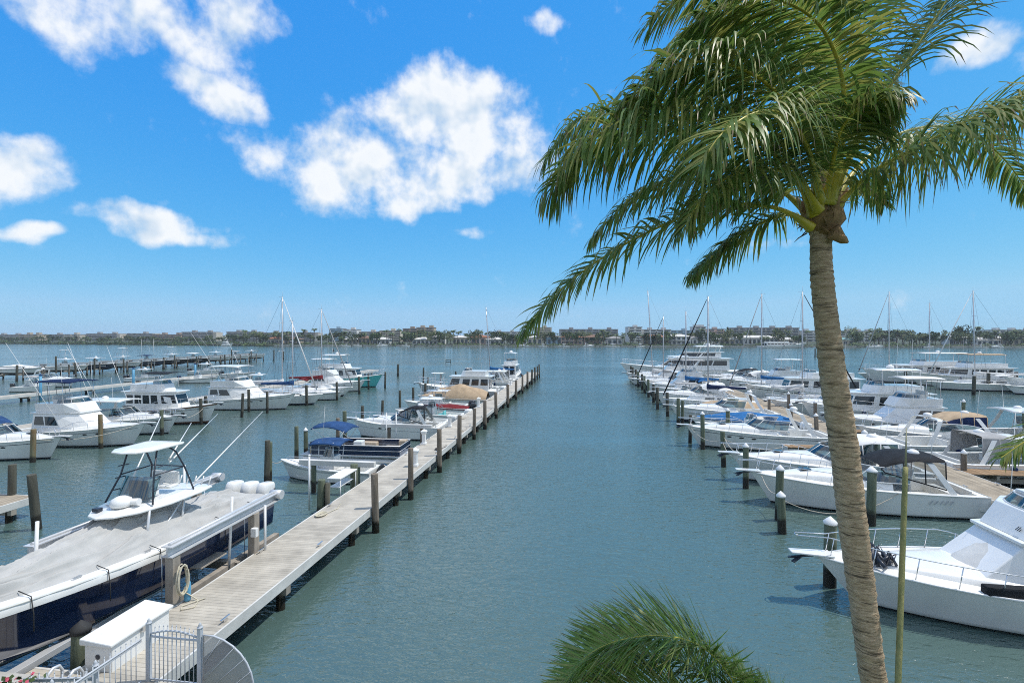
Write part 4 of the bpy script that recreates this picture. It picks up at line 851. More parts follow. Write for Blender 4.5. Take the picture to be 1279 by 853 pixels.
for s_ in (-.25, .25):
    mb = MB(); mb.tube([(s_, .25, -1.2), (s_, .25, .85), (s_, .18, .98), (s_, .05, 1.0), (s_, -.08, .9), (s_, -.42, .1)], .032, 8); mb.build('handrail', M['alu'], t)
for z in (-.9, -.6, -.3): mb = MB(); mb.tube([(-.25, .25, z), (.25, .25, z)], .025, 6); mb.build('rung', M['alu'], t)
t = thing('ladder_stage', 'small pale low timber stage under the boarding ladder', 'landing', (-11.2, 9.1, 0)); mb = MB(); mb.box((0, 0, .72), (2.0, 1.0, .08)); mb.build('deck', M['deckx'], t); mb = MB(); mb.tube([(-.8, .3, -1.2), (-.8, .3, .68)], .12, 8); mb.build('support_pile', M['pile_grey'], t)
t = thing('garden_hose', 'coiled pale garden hose hanging on the near grey lift post', 'hose', (-11.42, 13.2, 0))
mb = MB(); pts = []
for i in range(110):
    a = i / 13 * 2 * math.pi; k = 1 + .06 * math.sin(i * .7); pts.append((.05 + .05 * math.sin(i * .37), .19 * k * math.cos(a), 1.82 + .42 * k * math.sin(a)))
mb.tube(pts, .016, 6); mb.tube([(.08, .1, 1.4), (.15, .3, 1.18), (.35, .25, 1.13), (.5, -.1, 1.13), (.25, -.3, 1.13), (.12, -.1, 1.13), (.3, .15, 1.14), (.45, .4, 1.13)], .016, 6); mb.build('coil', M['hosem'], t)
mb = MB(); mb.box((.02, 0, 2.2), (.1, .12, .1)); mb.build('hanger', M['rubber'], t)
t = thing('bucket', 'small blue canister behind the coiled hose', 'canister', (-11.40, 13.42, 1.12)); mb = MB(); mb.lathe((0, 0, 0), [(.08, 0), (.09, .05), (.09, .5), (.06, .55)], 12); mb.build('body', M['bluecan'], t)
# power pedestals, stairs, small lift
for i, (x, y) in enumerate([(-9.85, 29.1), (-11.2, 35.0), (-11.2, 42.0), (-11.2, 54.0), (-11.2, 66.0), (-11.2, 78.0)]):
    t = thing('power_pedestal', ['white slatted power pedestal on the right edge of the planked pier', 'white power pedestal at the pier edge next to the pontoon boat', 'white power pedestal at the stern of the cruiser with black canopy', 'white power pedestal on the pier before the tan covered boat', 'white power pedestal on the pier beside the grey cruiser', 'white power pedestal on the pier near its far end'][i], 'power pedestal', (x, y, DZ), 0, 'power pedestals on the planked pier')
    mb = MB(); mb.loft([[(a * w_, c_ * w_, z) for a, c_ in ((-1, -1), (1, -1), (1, 1), (-1, 1))] for w_, z in ((.17, 0), (.17, .12), (.12, .2), (.12, .72), (.16, .8), (.16, .9))], True, True, smooth=False); mb.build('body', M['plastic'], t, bevel=.01)
    mb = MB(); mb.loft([[(a * w_, c_ * w_, z) for a, c_ in ((-1, -1), (1, -1), (1, 1), (-1, 1))] for w_, z in ((.2, .9), (.2, .95), (.04, 1.08))], True, True, smooth=False); mb.build('cap', M['plastic'], t)
t = thing('boarding_stairs', 'white fold-down boarding steps standing at the pier edge by the small console boat', 'steps', (-12.2, 24.7, 0))
mb = MB(); mb.box((0, 0, 1.75), (.7, 1.9, .06)); mb.build('top_shelf', M['plastic'], t, bevel=.01)
mb = MB(); mb.box((-.1, .1, 1.25), (.5, 1.6, .05)); mb.build('step', M['plastic'], t, bevel=.01)
for x, y in ((-.3, -.85), (.3, -.85), (-.3, .85), (.3, .85)): mb = MB(); mb.tube([(x, y, .45), (x, y, 1.74)], .03, 6); mb.build('leg', M['plastic'], t)
mb = MB(); mb.tube([(-.3, -.85, .5), (.3, -.85, .5)], .025, 6); mb.tube([(-.3, .85, .5), (.3, .85, .5)], .025, 6); mb.build('brace', M['plastic'], t)
for i, (x, y, z) in enumerate([(-12.35, 22.75, 1.95), (-12.15, 25.9, 1.9)]):
    t = piling(x, y, z, 'pile_green', .19, 'flat', (0, 0), ['pair of mossy green posts strapped as one piling nearest the lift boat engines', 'mossy green piling behind the white boarding steps'][i], 'green lift pilings beside the pier')
    if i == 0: mb = MB(); mb.tube([(-.3, 0, -1), (-.3, 0, 1.85)], .12, 8); mb.build('second_post', M['pile_dark'], t)
t = thing('lift_beam', 'white top beam of the empty lift between console boat and pier', 'boat lift', (-13.6, 26.9, 0)); mb = MB(); mb.box((0, 0, 1.7), (4.4, .3, .28)); mb.build('beam', M['fascia'], t, bevel=.01)
mb = MB(); mb.box((-1.4, 0, .7), (.2, .2, 2.2)); mb.box((1.2, 0, .7), (.2, .2, 2.2)); mb.build('post', M['pile_green'], t)
t = thing('lift_beam', 'white top beam of lift between the pontoon boat and the walkaround cruiser', 'boat lift', (-13.4, 37.6, 0)); mb = MB(); mb.box((0, 0, 1.9), (4.0, .3, .26)); mb.build('beam', M['fascia'], t, bevel=.01)
mb = MB(); mb.box((-1.4, 0, .7), (.2, .2, 2.4)); mb.box((1.2, 0, .7), (.2, .2, 2.4)); mb.build('post', M['pile_grey'], t)
for i, (x, y) in enumerate([(-13.4, 23.6), (-14.9, 37.3), (-14.2, 37.5)]):
    t = thing('guide_pole', ['white upright guide pole near the bow steps of the console boat', 'left one of two white guide poles behind the pontoon boat', 'right one of two white guide poles behind the pontoon boat'][i], 'guide pole', (x, y, 0), 0, 'white lift guide poles'); mb = MB(); mb.tube([(0, 0, .2), (0, 0, 2.9)], .05, 8); mb.build('pole', M['plastic'], t)
    mb = MB(); mb.lathe((0, 0, 2.9), [(.06, -.05), (.06, .02), (.02, .05)], 8); mb.build('cap', M['plastic'], t)
t = thing('marker_frame', 'open wooden marker frame of two posts and cross boards standing in open water', 'marker frame', tuple(wat(560, 454.5))); t.rotation_euler = (0, 0, YAW)
for x in (-.75, .75): mb = MB(); mb.tube([(x, 0, -1), (x, 0, 1.25)], .09, 8); mb.build('post', M['pile_dark'], t)
for z in (.6, 1.2): mb = MB(); mb.box((0, -.1, z), (1.6, .06, .16)); mb.build('cross_board', M['pile_dark'], t)
t = thing('buoy', 'small dark buoy floating in open water', 'buoy', tuple(wat(416.5, 439))); mb = MB(); mb.lathe((0, 0, 0), [(.5, -.3), (.6, .2), (.3, .7), (.15, 1.3), (.05, 1.6)], 10); mb.build('float', M['rubber'], t); mb = MB(); mb.tube([(0, 0, 1.5), (0, 0, 2.6)], .05, 5); mb.build('staff', M['rubber'], t)
# ------------------------------------------------------------------ right hero: flybridge convertible at the bottom right
b = convertible('convertible_boat', 'white flybridge boat bottom right with canvas covered windshield and anchor pulpit', 13.95, 18.35, 180, 12.6, top=None, rigger=False, cat='motor yacht', fb=1.5, ports=False)
wc = MB(); z0 = b.zs(.45)
B_ = b.B; n = 10; rows = []
for i in range(n + 1):
    v = -1 + 2 * i / n; k = abs(v) ** 2.2
    rows.append([Vector((lerp(b.xx(.705), b.xx(.52), k), v * B_ * .40, z0 - .02 + .02 * math.sin(i * 2.7))), Vector((lerp(b.xx(.66), b.xx(.49), k), v * B_ * .385, z0 + .45 + .03 * math.sin(i * 1.9))), Vector((lerp(b.xx(.60), b.xx(.45), k), v * B_ * .365, z0 + .95)), Vector((lerp(b.xx(.555), b.xx(.42), k), v * B_ * .345, z0 + 1.36))])
wc.loft(rows, False, False); b.P('windshield_cover', wc, 'canvas_pale')
hm = MB(); hm.tube([r_[0] + Vector((.02, 0, .02)) for r_ in rows], .03, 5); b.P('cover_hem', hm, 'canvas_grey')
for nm, c_, d_, m_ in (('windlass', (b.xx(.88), -.2, b.zs(.88) + .14), (.3, .3, .22), 'dkmetal'), ('rope_locker', (b.xx(.86), .1, b.zs(.86) + .2), (.4, .5, .3), 'white'), ('stowed_bag', (b.xx(.63), B_ * .40, b.zs(.63) + .12), (1.5, .32, .30), 'canvas_black')):
    b.box(nm, c_, d_, m_, .06)
cb = MB(); r3 = random.Random(3)
for k in range(26):
    p = Vector((b.xx(.865) + r3.uniform(-.5, .4), r3.uniform(-.2, .8), b.zs(.9) + .08)); cb.tube([p, p + Vector((r3.uniform(-.2, .2), r3.uniform(-.2, .2), r3.uniform(.1, .5))), p + Vector((r3.uniform(-.35, .35), r3.uniform(-.3, .3), .05))], r3.choice([.025, .05, .07]), 5)
b.P('anchor_gear', cb, 'dkmetal')
br = MB()
for q in (1, -1): br.tube([(b.xx(.56), q * B_ * .44, z0 + .1), (b.xx(.36), q * B_ * .42, z0 + .95)], .05, 6)
b.P('window_frame', br, 'white')
em = MB(); f0 = Vector((b.xx(.52) + .46, .45, z0 + 1.62))
for (ax, az), (bx_, bz) in (((0, 0), (.14, .26)), ((.14, 0), (.28, .26)), ((.28, 0), (.36, .15))): em.bar(f0 + Vector((-.45 * az, ax, az)) * .5, f0 + Vector((-.45 * bz, bx_, bz)) * .5, .02, .02)
b.P('emblem', em, 'dkmetal')
# ------------------------------------------------------------------ pontoon boat
t = thing('pontoon_boat', 'navy sided pontoon boat with folded blue bimini and tan seats', 'pontoon boat', (-15.6, 34.1, 0), R(182))
L_, W_ = 7.4, 2.5
for y in (-.9, .9):
    mb = MB(); mb.tube([(-L_ / 2, y, .22), (L_ / 2 - .8, y, .22), (L_ / 2 - .2, y, .34), (L_ / 2 + .05, y, .5)], [.33, .33, .22, .05], 14); mb.build('pontoon', M['alu'], t)
mb = MB(); mb.box((0, 0, .62), (L_, W_, .12)); mb.build('deck', M['alu'], t, bevel=.02)
pol = [(-3.3, -1.18), (2.9, -1.18), (3.4, -.7), (3.4, .7), (2.9, 1.18), (-3.3, 1.18)]
mb = MB(); mb.loft([[(x, y, z) for x, y in pol] for z in (.69, 1.32)], True, False, smooth=False); mb.build('fence', M['navy'], t)
mb = MB(); mb.tube([(x, y, 1.35) for x, y in pol + pol[:1]], .03, 6); mb.tube([(x * 1.003, y * 1.006, 1.0) for x, y in pol + pol[:1]], .022, 6)
for k in range(9): mb.tube([(-3.3 + k * .77, -1.2, .7), (-3.3 + k * .77 + .25, -1.2, 1.33)], .02, 5)
mb.build('rail', M['alu'], t)
for c_, d_ in (((2.3, .8, .95), (1.6, .6, .5)), ((2.3, -.8, .95), (1.6, .6, .5)), ((-2.6, .6, .95), (1.2, .9, .5)), ((-.2, -.85, .95), (1.6, .5, .5)), ((-2.9, -.8, 1.05), (.5, .6, .7))): mb = MB(); mb.box(c_, d_); mb.build('seat', M['tanv'], t, bevel=.06)
mb = MB(); mb.box((-.3, .75, 1.15), (.6, .6, .9)); mb.build('helm_console', M['white'], t, bevel=.05)
mb = MB(); rg = []
for i in range(7):
    u = i / 6; rg.append([(lerp(.5, 3.0, u), 1.15 * q, 2.45 + .16 * (1 - q * q) - .25 * (2 * u - 1) ** 2 + u * .2) for q in (-1, -.6, 0, .6, 1)] + [(lerp(.5, 3.0, u), 1.15 * q, 2.39 + .16 * (1 - q * q) - .25 * (2 * u - 1) ** 2 + u * .2) for q in (1, .6, 0, -.6, -1)])
mb.loft(rg, True, True); bi = mb.build('bimini', M['canvas_blue'], t); mb = MB()
for q in (-1.15, 1.15):
    for xx_, zz_ in ((.6, 2.3), (2.9, 2.45)): mb = MB(); mb.tube([(1.2, q, 1.35), (xx_, q, zz_)], .02, 5); mb.build('support_leg', M['alu'], bi)

for i, (x, y, m_) in enumerate([(-11.15, 20.6, 'hosem'), (-9.75, 33.6, 'ropedk'), (-11.1, 46.4, 'rope'), (-9.8, 40.2, 'rope'), (-11.15, 60.5, 'hosem')]):
    mb = MB(); r7 = random.Random(i); mb.tube([(x + (.12 + .10 * k / 50 + r7.uniform(-.01, .01)) * math.cos(k * .55), y + (.20 + .12 * k / 50) * math.sin(k * .55), DZ + .02 + .012 * (k // 11)) for k in range(56)] + [(x + .3, y + .9, DZ + .02), (x + .1, y + 1.6, DZ + .02)], .016, 5)
    tag(mb.build('coiled_line', M[m_]), ['pale hose coil lying on the pier beside the lift engines', 'dark coiled line on the pier edge near the pontoon boat', 'pale coiled line on the pier past the black canopy cruiser', 'pale coiled line on the open water edge of the pier', 'pale hose coil on the pier near the tan covered boat'][i], 'rope', 'coils lying on the planked pier')
# ------------------------------------------------------------------ boats left of the main pier
GP = 'motorboats berthed left of the long pier'
console('console_boat', 'small white console boat with blue bimini and black outboard', -15.6, 29.6, 180, 6.2, top='canvas_blue', kind='bimini', eng=1, group=GP, rods_=False, tilt=35)
b = express('walkaround_cruiser', 'white walkaround cruiser with black canopy on white frame', -16.0, 42.6, 180, 8.2, canvas='canvas_black', group=GP, fend=False, ports=2)
console('console_boat', 'low white console boat with empty cockpit behind the black canopy cruiser', -16.4, 47.2, 180, 7.6, top=None, eng=2, em='white', group=GP)
console('console_boat', 'white console boat with teal seats and flat white hardtop', -15.8, 51.2, 180, 7.4, top='white', eng=2, em='white', seatc='teal', group=GP)
covered('inflatable_dinghy', 'small white runabout with maroon cover and red flecks beside the pier', -15.2, 55.0, 180, 5.6, cov='canvas_red', peak=.35, group=GP, eng=1)
console('console_boat', 'white fishing boat with short black tower frame and rods', -17.2, 58.4, 180, 7.8, top='white', eng=2, group=GP, tower=True)
covered('covered_boat', 'boat fully wrapped in a peaked tan cover', -16.6, 63.6, 180, 9.2, cov='canvas_tan', peak=1.7, group=GP)
trawler('sedan_cruiser', 'grey sided sedan cruiser with dark side windows and flat bow', -17.4, 69.6, 180, 11.5, 'grey', top=None, win=3, group=GP, long_=.55)
console('console_boat', 'white fishing boat with wide flat hardtop behind the grey sedan cruiser', -16.6, 75.2, 180, 8.6, top='white', eng=3, em='white', group=GP)
console('console_boat', 'white open boat with low T-top left of the pier past the grey cruiser', -16.0, 79.4, 180, 8.2, top='white', eng=2, em='white', group=GP)
express('express_cruiser', 'white express cruiser with hardtop near the pier end', -16.2, 83.8, 180, 9.0, hard=True, group=GP, ports=2)
express('express_cruiser', 'white express cruiser with blue canopy beside the small sailboat', -16.0, 88.2, 180, 8.6, canvas='canvas_grey', group=GP, ports=2)
sailboat('sailboat', 'sailboat with bright blue sail cover and leaning mast near end of the long pier', -16.6, 93.4, 180, 9.6, cover='canvas_bright', mast=14.0, group=GP, dodger='canvas_bright', jib=None, lean=-.4, rake=-.9)
trawler('motor_yacht', 'tall white flybridge yacht seen from astern at the end of the long pier', -13.9, 99.5, 90, 11, top='white', win=3, group=GP)
# ------------------------------------------------------------------ row on the second dock (bows to the right)
GS = 'boats berthed on the far left dock'
express('express_cruiser', 'white express cruiser with blue canvas whose bow enters at the left edge', -41.6, 31.8, 0, 9.2, canvas='canvas_blue', group=GS, ports=2)
convertible('sportfishing_boat', 'white flybridge boat with long black bimini and dark curved side windows', -40.6, 36.6, 0, 11.6, top='canvas_navy', group=GS, mask=True)
b = express('express_fisherman', 'white express boat with white hardtop between flybridge boat and wood trimmed cruiser', -41.0, 41.4, 0, 9.8, hard=True, group=GS, ports=0); b.outrigger((b.xx(.35), 1.3, 2.6), 6, 60, 12)
b = trawler('cabin_cruiser', 'classic white cabin cruiser with varnished wood trim and white canvas screen', -41.4, 46.6, 0, 10.2, stripe='wood', top=None, win=4, group=GS, long_=.6); b.canopy(-2.2, .6, 1.2, 5.0, 'canvas_black', .1, .04, 'bimini', [((-1.9, 1.1, 3.5), (-1.5, 1.1, 5.0)), ((-.1, 1.1, 3.5), (-.2, 1.1, 5.0))], 'steel', .02)
wr = MB()
for q in (1, -1): wr.loft([[(b.xx(t), q * (b.b(t) + .02), b.zs(t) - .16), (b.xx(t), q * (b.b(t) + .03), b.zs(t) - .03)] for t in [i / 12 for i in range(13)]], False, False)
b.P('wood_trim', wr, 'wood')
convertible('sportfishing_boat', 'largest white sportfishing convertible with raked front and long white outriggers', -40.8, 57.0, 0, 13.4, top=None, hard=True, group=GS)
sailboat('sailboat', 'sailboat with the tallest mast on the left behind the big sportfisher', -40.4, 63.2, 0, 11.5, mast=13.9, group=GS, cover='canvas_white', jib='canvas_white', dodger='canvas_grey', rake=.0)
b = sailboat('sailboat', 'small sailboat with blue tarp and thin mast carrying a wind vane', -37.6, 61.2, 0, 9.4, cover='canvas_blue', mast=10.6, group=GS, jib=None, dodger=None)
covered('covered_boat', 'white boat with bulky white cover beside the blue tarp sailboat', -36.6, 66.2, 0, 8.0, cov='canvas_white', peak=.7, group=GS)
sailboat('sailboat', 'sailboat with maroon sail cover and thick furled forestay', -38.6, 70.2, 0, 11.0, cover='canvas_red', mast=12.6, group=GS, jib='canvas_grey', dodger='canvas_red')
convertible('sportfishing_boat', 'white flybridge boat with flat white top beside the turquoise trawler', -39.6, 76.6, 0, 11.0, top=None, hard=True, group=GS, rigger=False)
trawler('trawler_yacht', 'trawler yacht with bright turquoise bow and square cabin windows', -40.2, 83.6, 0, 12.2, 'teal', top='white', win=5, group=GS)
console('console_boat', 'white console boat with flat top moored past the turquoise trawler dock', -53, 78, 0, 7.5, top='white', eng=2, group=GS)
# ------------------------------------------------------------------ outer dock and the lift row
GO = 'small boats on the narrow far left dock'
express('runabout', 'white cuddy cabin runabout behind the narrow far left dock', -90.5, 76.5, 0, 8.6, group=GO, ports=2)
console('console_boat', 'grey low console boat with black outboard near a blue post', -85.5, 69.5, 8, 6.6, hull='white', top='canvas_grey', kind='bimini', eng=1, group=GO)
console('console_boat', 'white console boat with white hardtop on the near side of the narrow dock', -82.7, 87, 0, 7.6, top='white', eng=2, group=GO)
console('console_boat', 'open white skiff tied in front of the narrow far left dock', -70.6, 77.0, 10, 6.2, top=None, eng=1, group=GO, rods_=False)
console('console_boat', 'open white boat with raised bow at the middle of the narrow dock', -71.0, 86.5, 8, 6.8, top=None, eng=1, em='canvas_navy', group=GO, rods_=False)
console('console_boat', 'white console boat with twin black outboards past the end of narrow dock', -85, 106, 0, 8.2, top='white', eng=2, group=GO)
console('console_boat', 'white open boat with tall rods beside the end of narrow dock', -72, 99, 0, 7.4, top=None, eng=2, group=GO)
GL = 'boats raised on the far lifts'
lifted = [(88, 'white', 'white', 'white', 'white hulled boat under a white tarp', 1), (97, 'white', 'white', 'bottom', 'white hulled boat with black tower', 0), (104, 'navy', 'white', None, 'navy hulled boat with white hardtop', 0), (111, 'white', 'white', None, 'pale boat with tall tower', 2), (118, 'navy', 'canvas_navy', None, 'navy hulled boat with blue bimini', 0),
          (126, 'black', 'white', None, 'black hulled boat with white T-top', 0), (134, 'black', 'canvas_white', None, 'black hulled boat with long cream bimini', 0), (143, 'white', 'white', None, 'white boat with white outriggers', 3), (152, 'white', 'canvas_grey', None, 'white boat with grey top', 0), (160, 'white', 'white', None, 'white cabin boat with radar dome', 0)]
for i, (y, h, tp, _, lb, kd) in enumerate(lifted):
    x = -111.6; lab = lb + ', %s on the far lift row' % nth(i)
    if kd == 1: covered('covered_boat', lab, x, y, 0, 9.5, h, 'canvas_white', GL, .8, 0, 1.3)
    else:
        b = console('fishing_boat', lab, x, y, rnd.uniform(-4, 4), 10.2, h, tp if tp != 'white' else 'white', 'ttop' if 'canvas' not in tp else 'bimini', 2, 'outb', 1.3, GL, tower=(kd in (0, 2) and i in (1, 3, 5)))
        if kd == 3: b.outrigger((b.xx(.45), 1.1, 2.3), 8, 52, 14)
    t = thing('boat_lift', '%s timber lift from the left on the far lift row' % nth(i), 'boat lift', (x, y, 0), 0, 'boat lifts on the far lift row')
    for sy in (-2.0, 2.0):
        mb = MB(); mb.box((-.5, sy, 2.6), (7.6, .16, .18)); mb.build('top_beam', M['fascia'], t)
        for sx_ in (-3.8, 2.9): mb = MB(); mb.box((sx_, sy, .9), (.2, .2, 3.4)); mb.build('post', M['pile_grey'], t)
    for sx_ in (-2.2, 1.6): mb = MB(); mb.box((sx_, 0, 1.1), (.2, 3.9, .25)); mb.build('cradle_beam', M['graywood'], t)
for i, (y) in enumerate((93, 100.5, 122, 147, 155, 166)):
    piling(-109.5 + (i % 3), y, 4.4 if i in (0, 3) else 3.6, 'pile_dark', .18, None, (0, 0), 'tall post between the raised boats of the far lift row, %s from the left' % nth(i), 'posts between the far lifts')
# ------------------------------------------------------------------ right dock, left side (bows to the left)
GR = 'boats berthed on the left side of the wide dock'
b = express('express_cruiser', 'white express cruiser with black canvas top and black bottom stripe on the right dock', 13.9, 28.7, 180, 10.3, canvas='canvas_black', group=GR, fend=False, ports=1)
dk = MB()
for k in range(5):
    t_ = .16 + k * .022; dk.bar((b.xx(t_), b.b(t_) * 1.0 + .012, .92), (b.xx(t_) + .16, b.b(t_) + .012, .74), .02, .04)
b.P('hull_stripes', dk, 'grey')
b2 = express('express_cruiser', 'white express cruiser with blue tinted enclosure behind the black canvas one', 14.1, 32.9, 180, 10.4, canvas='canvas_white', side='clear', group=GR, fend=False, ports=2)
b3 = express('express_cruiser', 'white express cruiser with open cockpit and swept radar arch, third along the right dock', 13.4, 42.6, 180, 10.6, group=GR, ports=3, fend=False)
console('console_boat', 'long low white boat with dark stripe beyond the third express cruiser', 14.2, 47.4, 180, 8.8, top=None, eng=2, em='white', group=GR, stripe='navy')
covered('covered_boat', 'white boat with bright blue cover beside a tan awning on the right dock', 14.4, 50.8, 180, 8.8, cov='canvas_bright', peak=.7, group=GR)
express('express_cruiser', 'long white cruiser with dark side stripe behind the bright blue covered boat', 13.9, 54.6, 180, 10.2, stripe='navy', group=GR, ports=3)
covered('covered_boat', 'boat with tan cover between cruiser and navy covered sailboat', 15.0, 58.4, 180, 8.0, cov='canvas_tan', peak=1.0, group=GR)
sailboat('sailboat', 'sailboat with navy sail cover and thick dark furled forestay on the right dock', 14.6, 63.6, 180, 10.6, cover='canvas_navy', mast=13.4, group=GR, jib='canvas_black', dodger='canvas_white', mt=.50)
express('express_cruiser', 'white express cruiser with white canopy behind the navy covered sailboat', 14.0, 67.8, 180, 10, canvas='canvas_white', side='canvas_white', group=GR)
console('console_boat', 'dark hulled boat with flared bow among the white boats of the right dock', 13.2, 72.0, 180, 9.2, 'black', top='canvas_grey', eng=2, group=GR)
sailboat('sailboat', 'sailboat with bright blue sail cover and slim mast in mid right dock', 15.0, 76.0, 180, 9.8, cover='canvas_bright', mast=12.2, group=GR, jib=None, dodger='canvas_bright')
convertible('convertible_boat', 'white flybridge convertible with grey bimini far along the right dock', 14.6, 80.2, 180, 11, top='canvas_grey', group=GR)
express('express_cruiser', 'navy hulled express cruiser with white deck far along the right dock', 14.2, 85.6, 180, 11.4, 'navy', group=GR, hard=True)
sailboat('sailboat', 'sailboat with black furled jib and slanting mast by the far dock pilings', 14.0, 90.0, 180, 10.4, cover='canvas_grey', mast=12.0, group=GR, jib='canvas_black', dodger=None)
convertible('convertible_boat', 'white flybridge yacht with cream deckhouse in front of the big white yacht', 15.0, 95.2, 180, 12.4, top=None, hard=True, group=GR, rigger=False)
express('express_cruiser', 'white cruiser with blunt bow nearest the dark end pilings of right dock', 13.4, 100.5, 180, 11.0, group=GR, hard=True)
sailboat('sailboat', 'sailboat with tilted bare mast furthest along the right dock', 12.6, 92.6, 180, 10.0, cover='canvas_white', mast=16.6, group=GR, jib=None, dodger=None, rake=-.9)
# big yacht across the end
b = Boat('motor_yacht', 'very long white motor yacht with dark window band and grey bow across the dock end', 19.4, 108.6, 180, 24, 5.8, 1.7, 3.1, 'white', 'grey', cat='motor yacht', full=2.8); b.deck(0)
b.house(b.xx(.12), b.xx(.72), 2.3, 1.2, 1.9, 4.1, rf=3.2, ra=0, tumble=.2, nose=.5, win=[(.08, .5, .42, .85), (.54, .98, .42, .85)], fwin=[(.05, .95, .4, .85)], ov=.4, roof=.15)
b.house(b.xx(.18), b.xx(.55), 1.8, .9, 4.3, 5.4, rf=2.0, ra=0, tumble=.2, nose=.5, name='upper_cabin', win=[(.3, .96, .35, .85)], fwin=[(.05, .95, .3, .85)], ov=.4, roof=.12)
b.canopy(b.xx(.16), b.xx(.38), 1.7, 6.6, 'white', .2, .12, 'hardtop', [((b.xx(.2), 1.6, 5.4), (b.xx(.18), 1.5, 6.6)), ((b.xx(.36), 1.6, 5.4), (b.xx(.34), 1.5, 6.6))], 'white', .08); b.rail(.4, .98, .9, 1.5, .025, mid=True); b.dome(b.xx(.27), 0, 6.8, .45)
# ------------------------------------------------------------------ right dock, right side
GQ = 'boats berthed on the right side of the wide dock'
covered('covered_boat', 'small white round bowed boat under a white cover below the drooping palm frond', 24.6, 28.6, 0, 5.8, cov='canvas_white', peak=.5, group=GQ)
b = express('express_cruiser', 'white cruiser with grey zipped enclosure and dark stern opening right of the wide dock', 26.9, 35.4, 0, 10.4, canvas='canvas_grey', side='canvas_grey', group=GQ, ports=2)
b = express('express_cruiser', 'white cruiser with grey hull side and swept white arch behind grey enclosure', 27.4, 40.6, 0, 11.2, 'white', 'grey', group=GQ)
b = express('express_cruiser', 'white cruiser with tan and navy folded canvas over its cockpit', 26.6, 44.2, 180, 10.0, canvas='canvas_tan', side='canvas_navy', group=GQ)
convertible('convertible_boat', 'white flybridge boat with white bimini near the palm trunk right dock', 27.6, 49.8, 180, 11.2, top='canvas_white', group=GQ, rigger=False)
console('console_boat', 'white open boat with a row of rods and tilted black motors at right', 31.8, 37.6, 180, 8.0, top=None, eng=2, group=GQ, tilt=55)
express('express_cruiser', 'white sport cruiser with long white foredeck at the right edge', 36.8, 45.6, 0, 11.0, group=GQ, hard=True)
trawler('trawler_yacht', 'white trawler with round cornered cabin windows behind the palm trunk', 27.8, 55.2, 180, 12.2, top='white', win=4, group=GQ)
express('express_cruiser', 'white cruiser with tall dark blue canvas enclosure right of the dock', 26.4, 60.4, 180, 11.6, canvas='canvas_blue', side='canvas_blue', group=GQ)
sailboat('sailboat', 'sailboat with tall mast and furled jib just left of the palm trunk', 27.0, 65.6, 0, 11.0, cover='canvas_white', mast=14.0, group=GQ, jib='canvas_black', dodger='canvas_grey', mt=.40)
trawler('motor_yacht', 'long grey white yacht with teal tinted wraparound windows', 28.8, 72.4, 180, 15.0, top=None, win=4, group=GQ, stripe='grey')
sailboat('sailboat', 'sailboat with slim dark topped mast behind the teal window yacht', 26.2, 78.8, 180, 10.4, cover='canvas_bright', mast=14.8, group=GQ, jib='canvas_grey', dodger=None)
convertible('convertible_boat', 'white flybridge boat with wide white top in front of open lagoon water', 29.6, 85.0, 180, 13.0, top=None, hard=True, group=GQ, rigger=False)
express('express_cruiser', 'white cruiser with cream canvas far along the right side of the dock', 27.0, 91.4, 180, 10.8, canvas='canvas_white', side='canvas_white', group=GQ)
express('express_cruiser', 'white cruiser with black canvas far along the right side of the dock', 27.0, 97.5, 180, 10.8, canvas='canvas_black', group=GQ)
# ------------------------------------------------------------------ far right yachts
GY = 'big yachts at the far right dock'
trawler('motor_yacht', 'tall white raised deckhouse yacht with grey shaded bow leftmost at the far right', 62.5, 106, 180, 20, top='canvas_white', win=6, group=GY, stripe='grey', long_=.66)
trawler('motor_yacht', 'cream yacht with yellow lit enclosed afterdeck behind the motor sailer', 65.5, 100, 180, 17, 'white2', top='canvas_tan', win=5, group=GY)
sailboat('motor_sailer', 'white motor sailer ketch with thick raked mast and long low hull', 63.4, 92.4, 180, 16.5, cover='canvas_white', mast=16.0, group=GY, jib='canvas_white', dodger='canvas_white', rake=-.3, mt=.55)
sailboat('sailboat', 'sailboat mast and hull behind the tall deckhouse yacht', 60.4, 110.5, 180, 13, cover='canvas_grey', mast=17.4, group=GY, jib='canvas_grey', dodger=None)
sailboat('sailboat', 'dark slim masted sailboat between the motor sailer and cream yacht', 68.5, 112.0, 180, 12, cover='canvas_grey', mast=15.2, group=GY, jib=None, dodger=None)
trawler('motor_yacht', 'white two storey yacht with dark window strip cut by the right edge', 73.0, 88, 180, 19, top='white', levels=2, win=4, group=GY, long_=.7)
sailboat('sailboat', 'sailboat with short mast carrying wind generator at the far right', 67.6, 86.5, 180, 10, cover='canvas_white', mast=11.0, group=GY, jib=None, dodger=None)
# ------------------------------------------------------------------ mooring lines
def rope(label, a, c, sag=.5, r=.016, m='rope', group='mooring lines'):
    a, c = Vector(a), Vector(c); mb = MB(); mb.tube([a.lerp(c, i / 12) - Vector((0, 0, sag * (1 - (2 * i / 12 - 1) ** 2))) for i in range(13)], r, 5)
    tag(mb.build('mooring_line', M[m]), label, 'rope', group)
rope('pale line from the bow of the black canvas cruiser to its capped piling', (9.2, 28.4, 1.5), (9.2, 26.0, 1.3), .35, .02)
rope('pale slack line running along the black canvas cruiser hull side', (9.3, 26.1, 1.0), (15.0, 27.0, 1.2), .85, .02)
rope('pale line from the blue enclosure cruiser bow to the green piling behind', (9.2, 32.9, 1.5), (9.2, 36.0, 1.7), .4, .02)
rope('second pale line from the same green piling to the cruiser bow rail', (9.4, 33.1, 1.6), (9.3, 36.0, 2.0), .25, .02)
rope('pale line from the third cruiser bow to the nearer green piling', (8.4, 42.5, 1.5), (9.25, 36.1, 1.8), .5, .02)
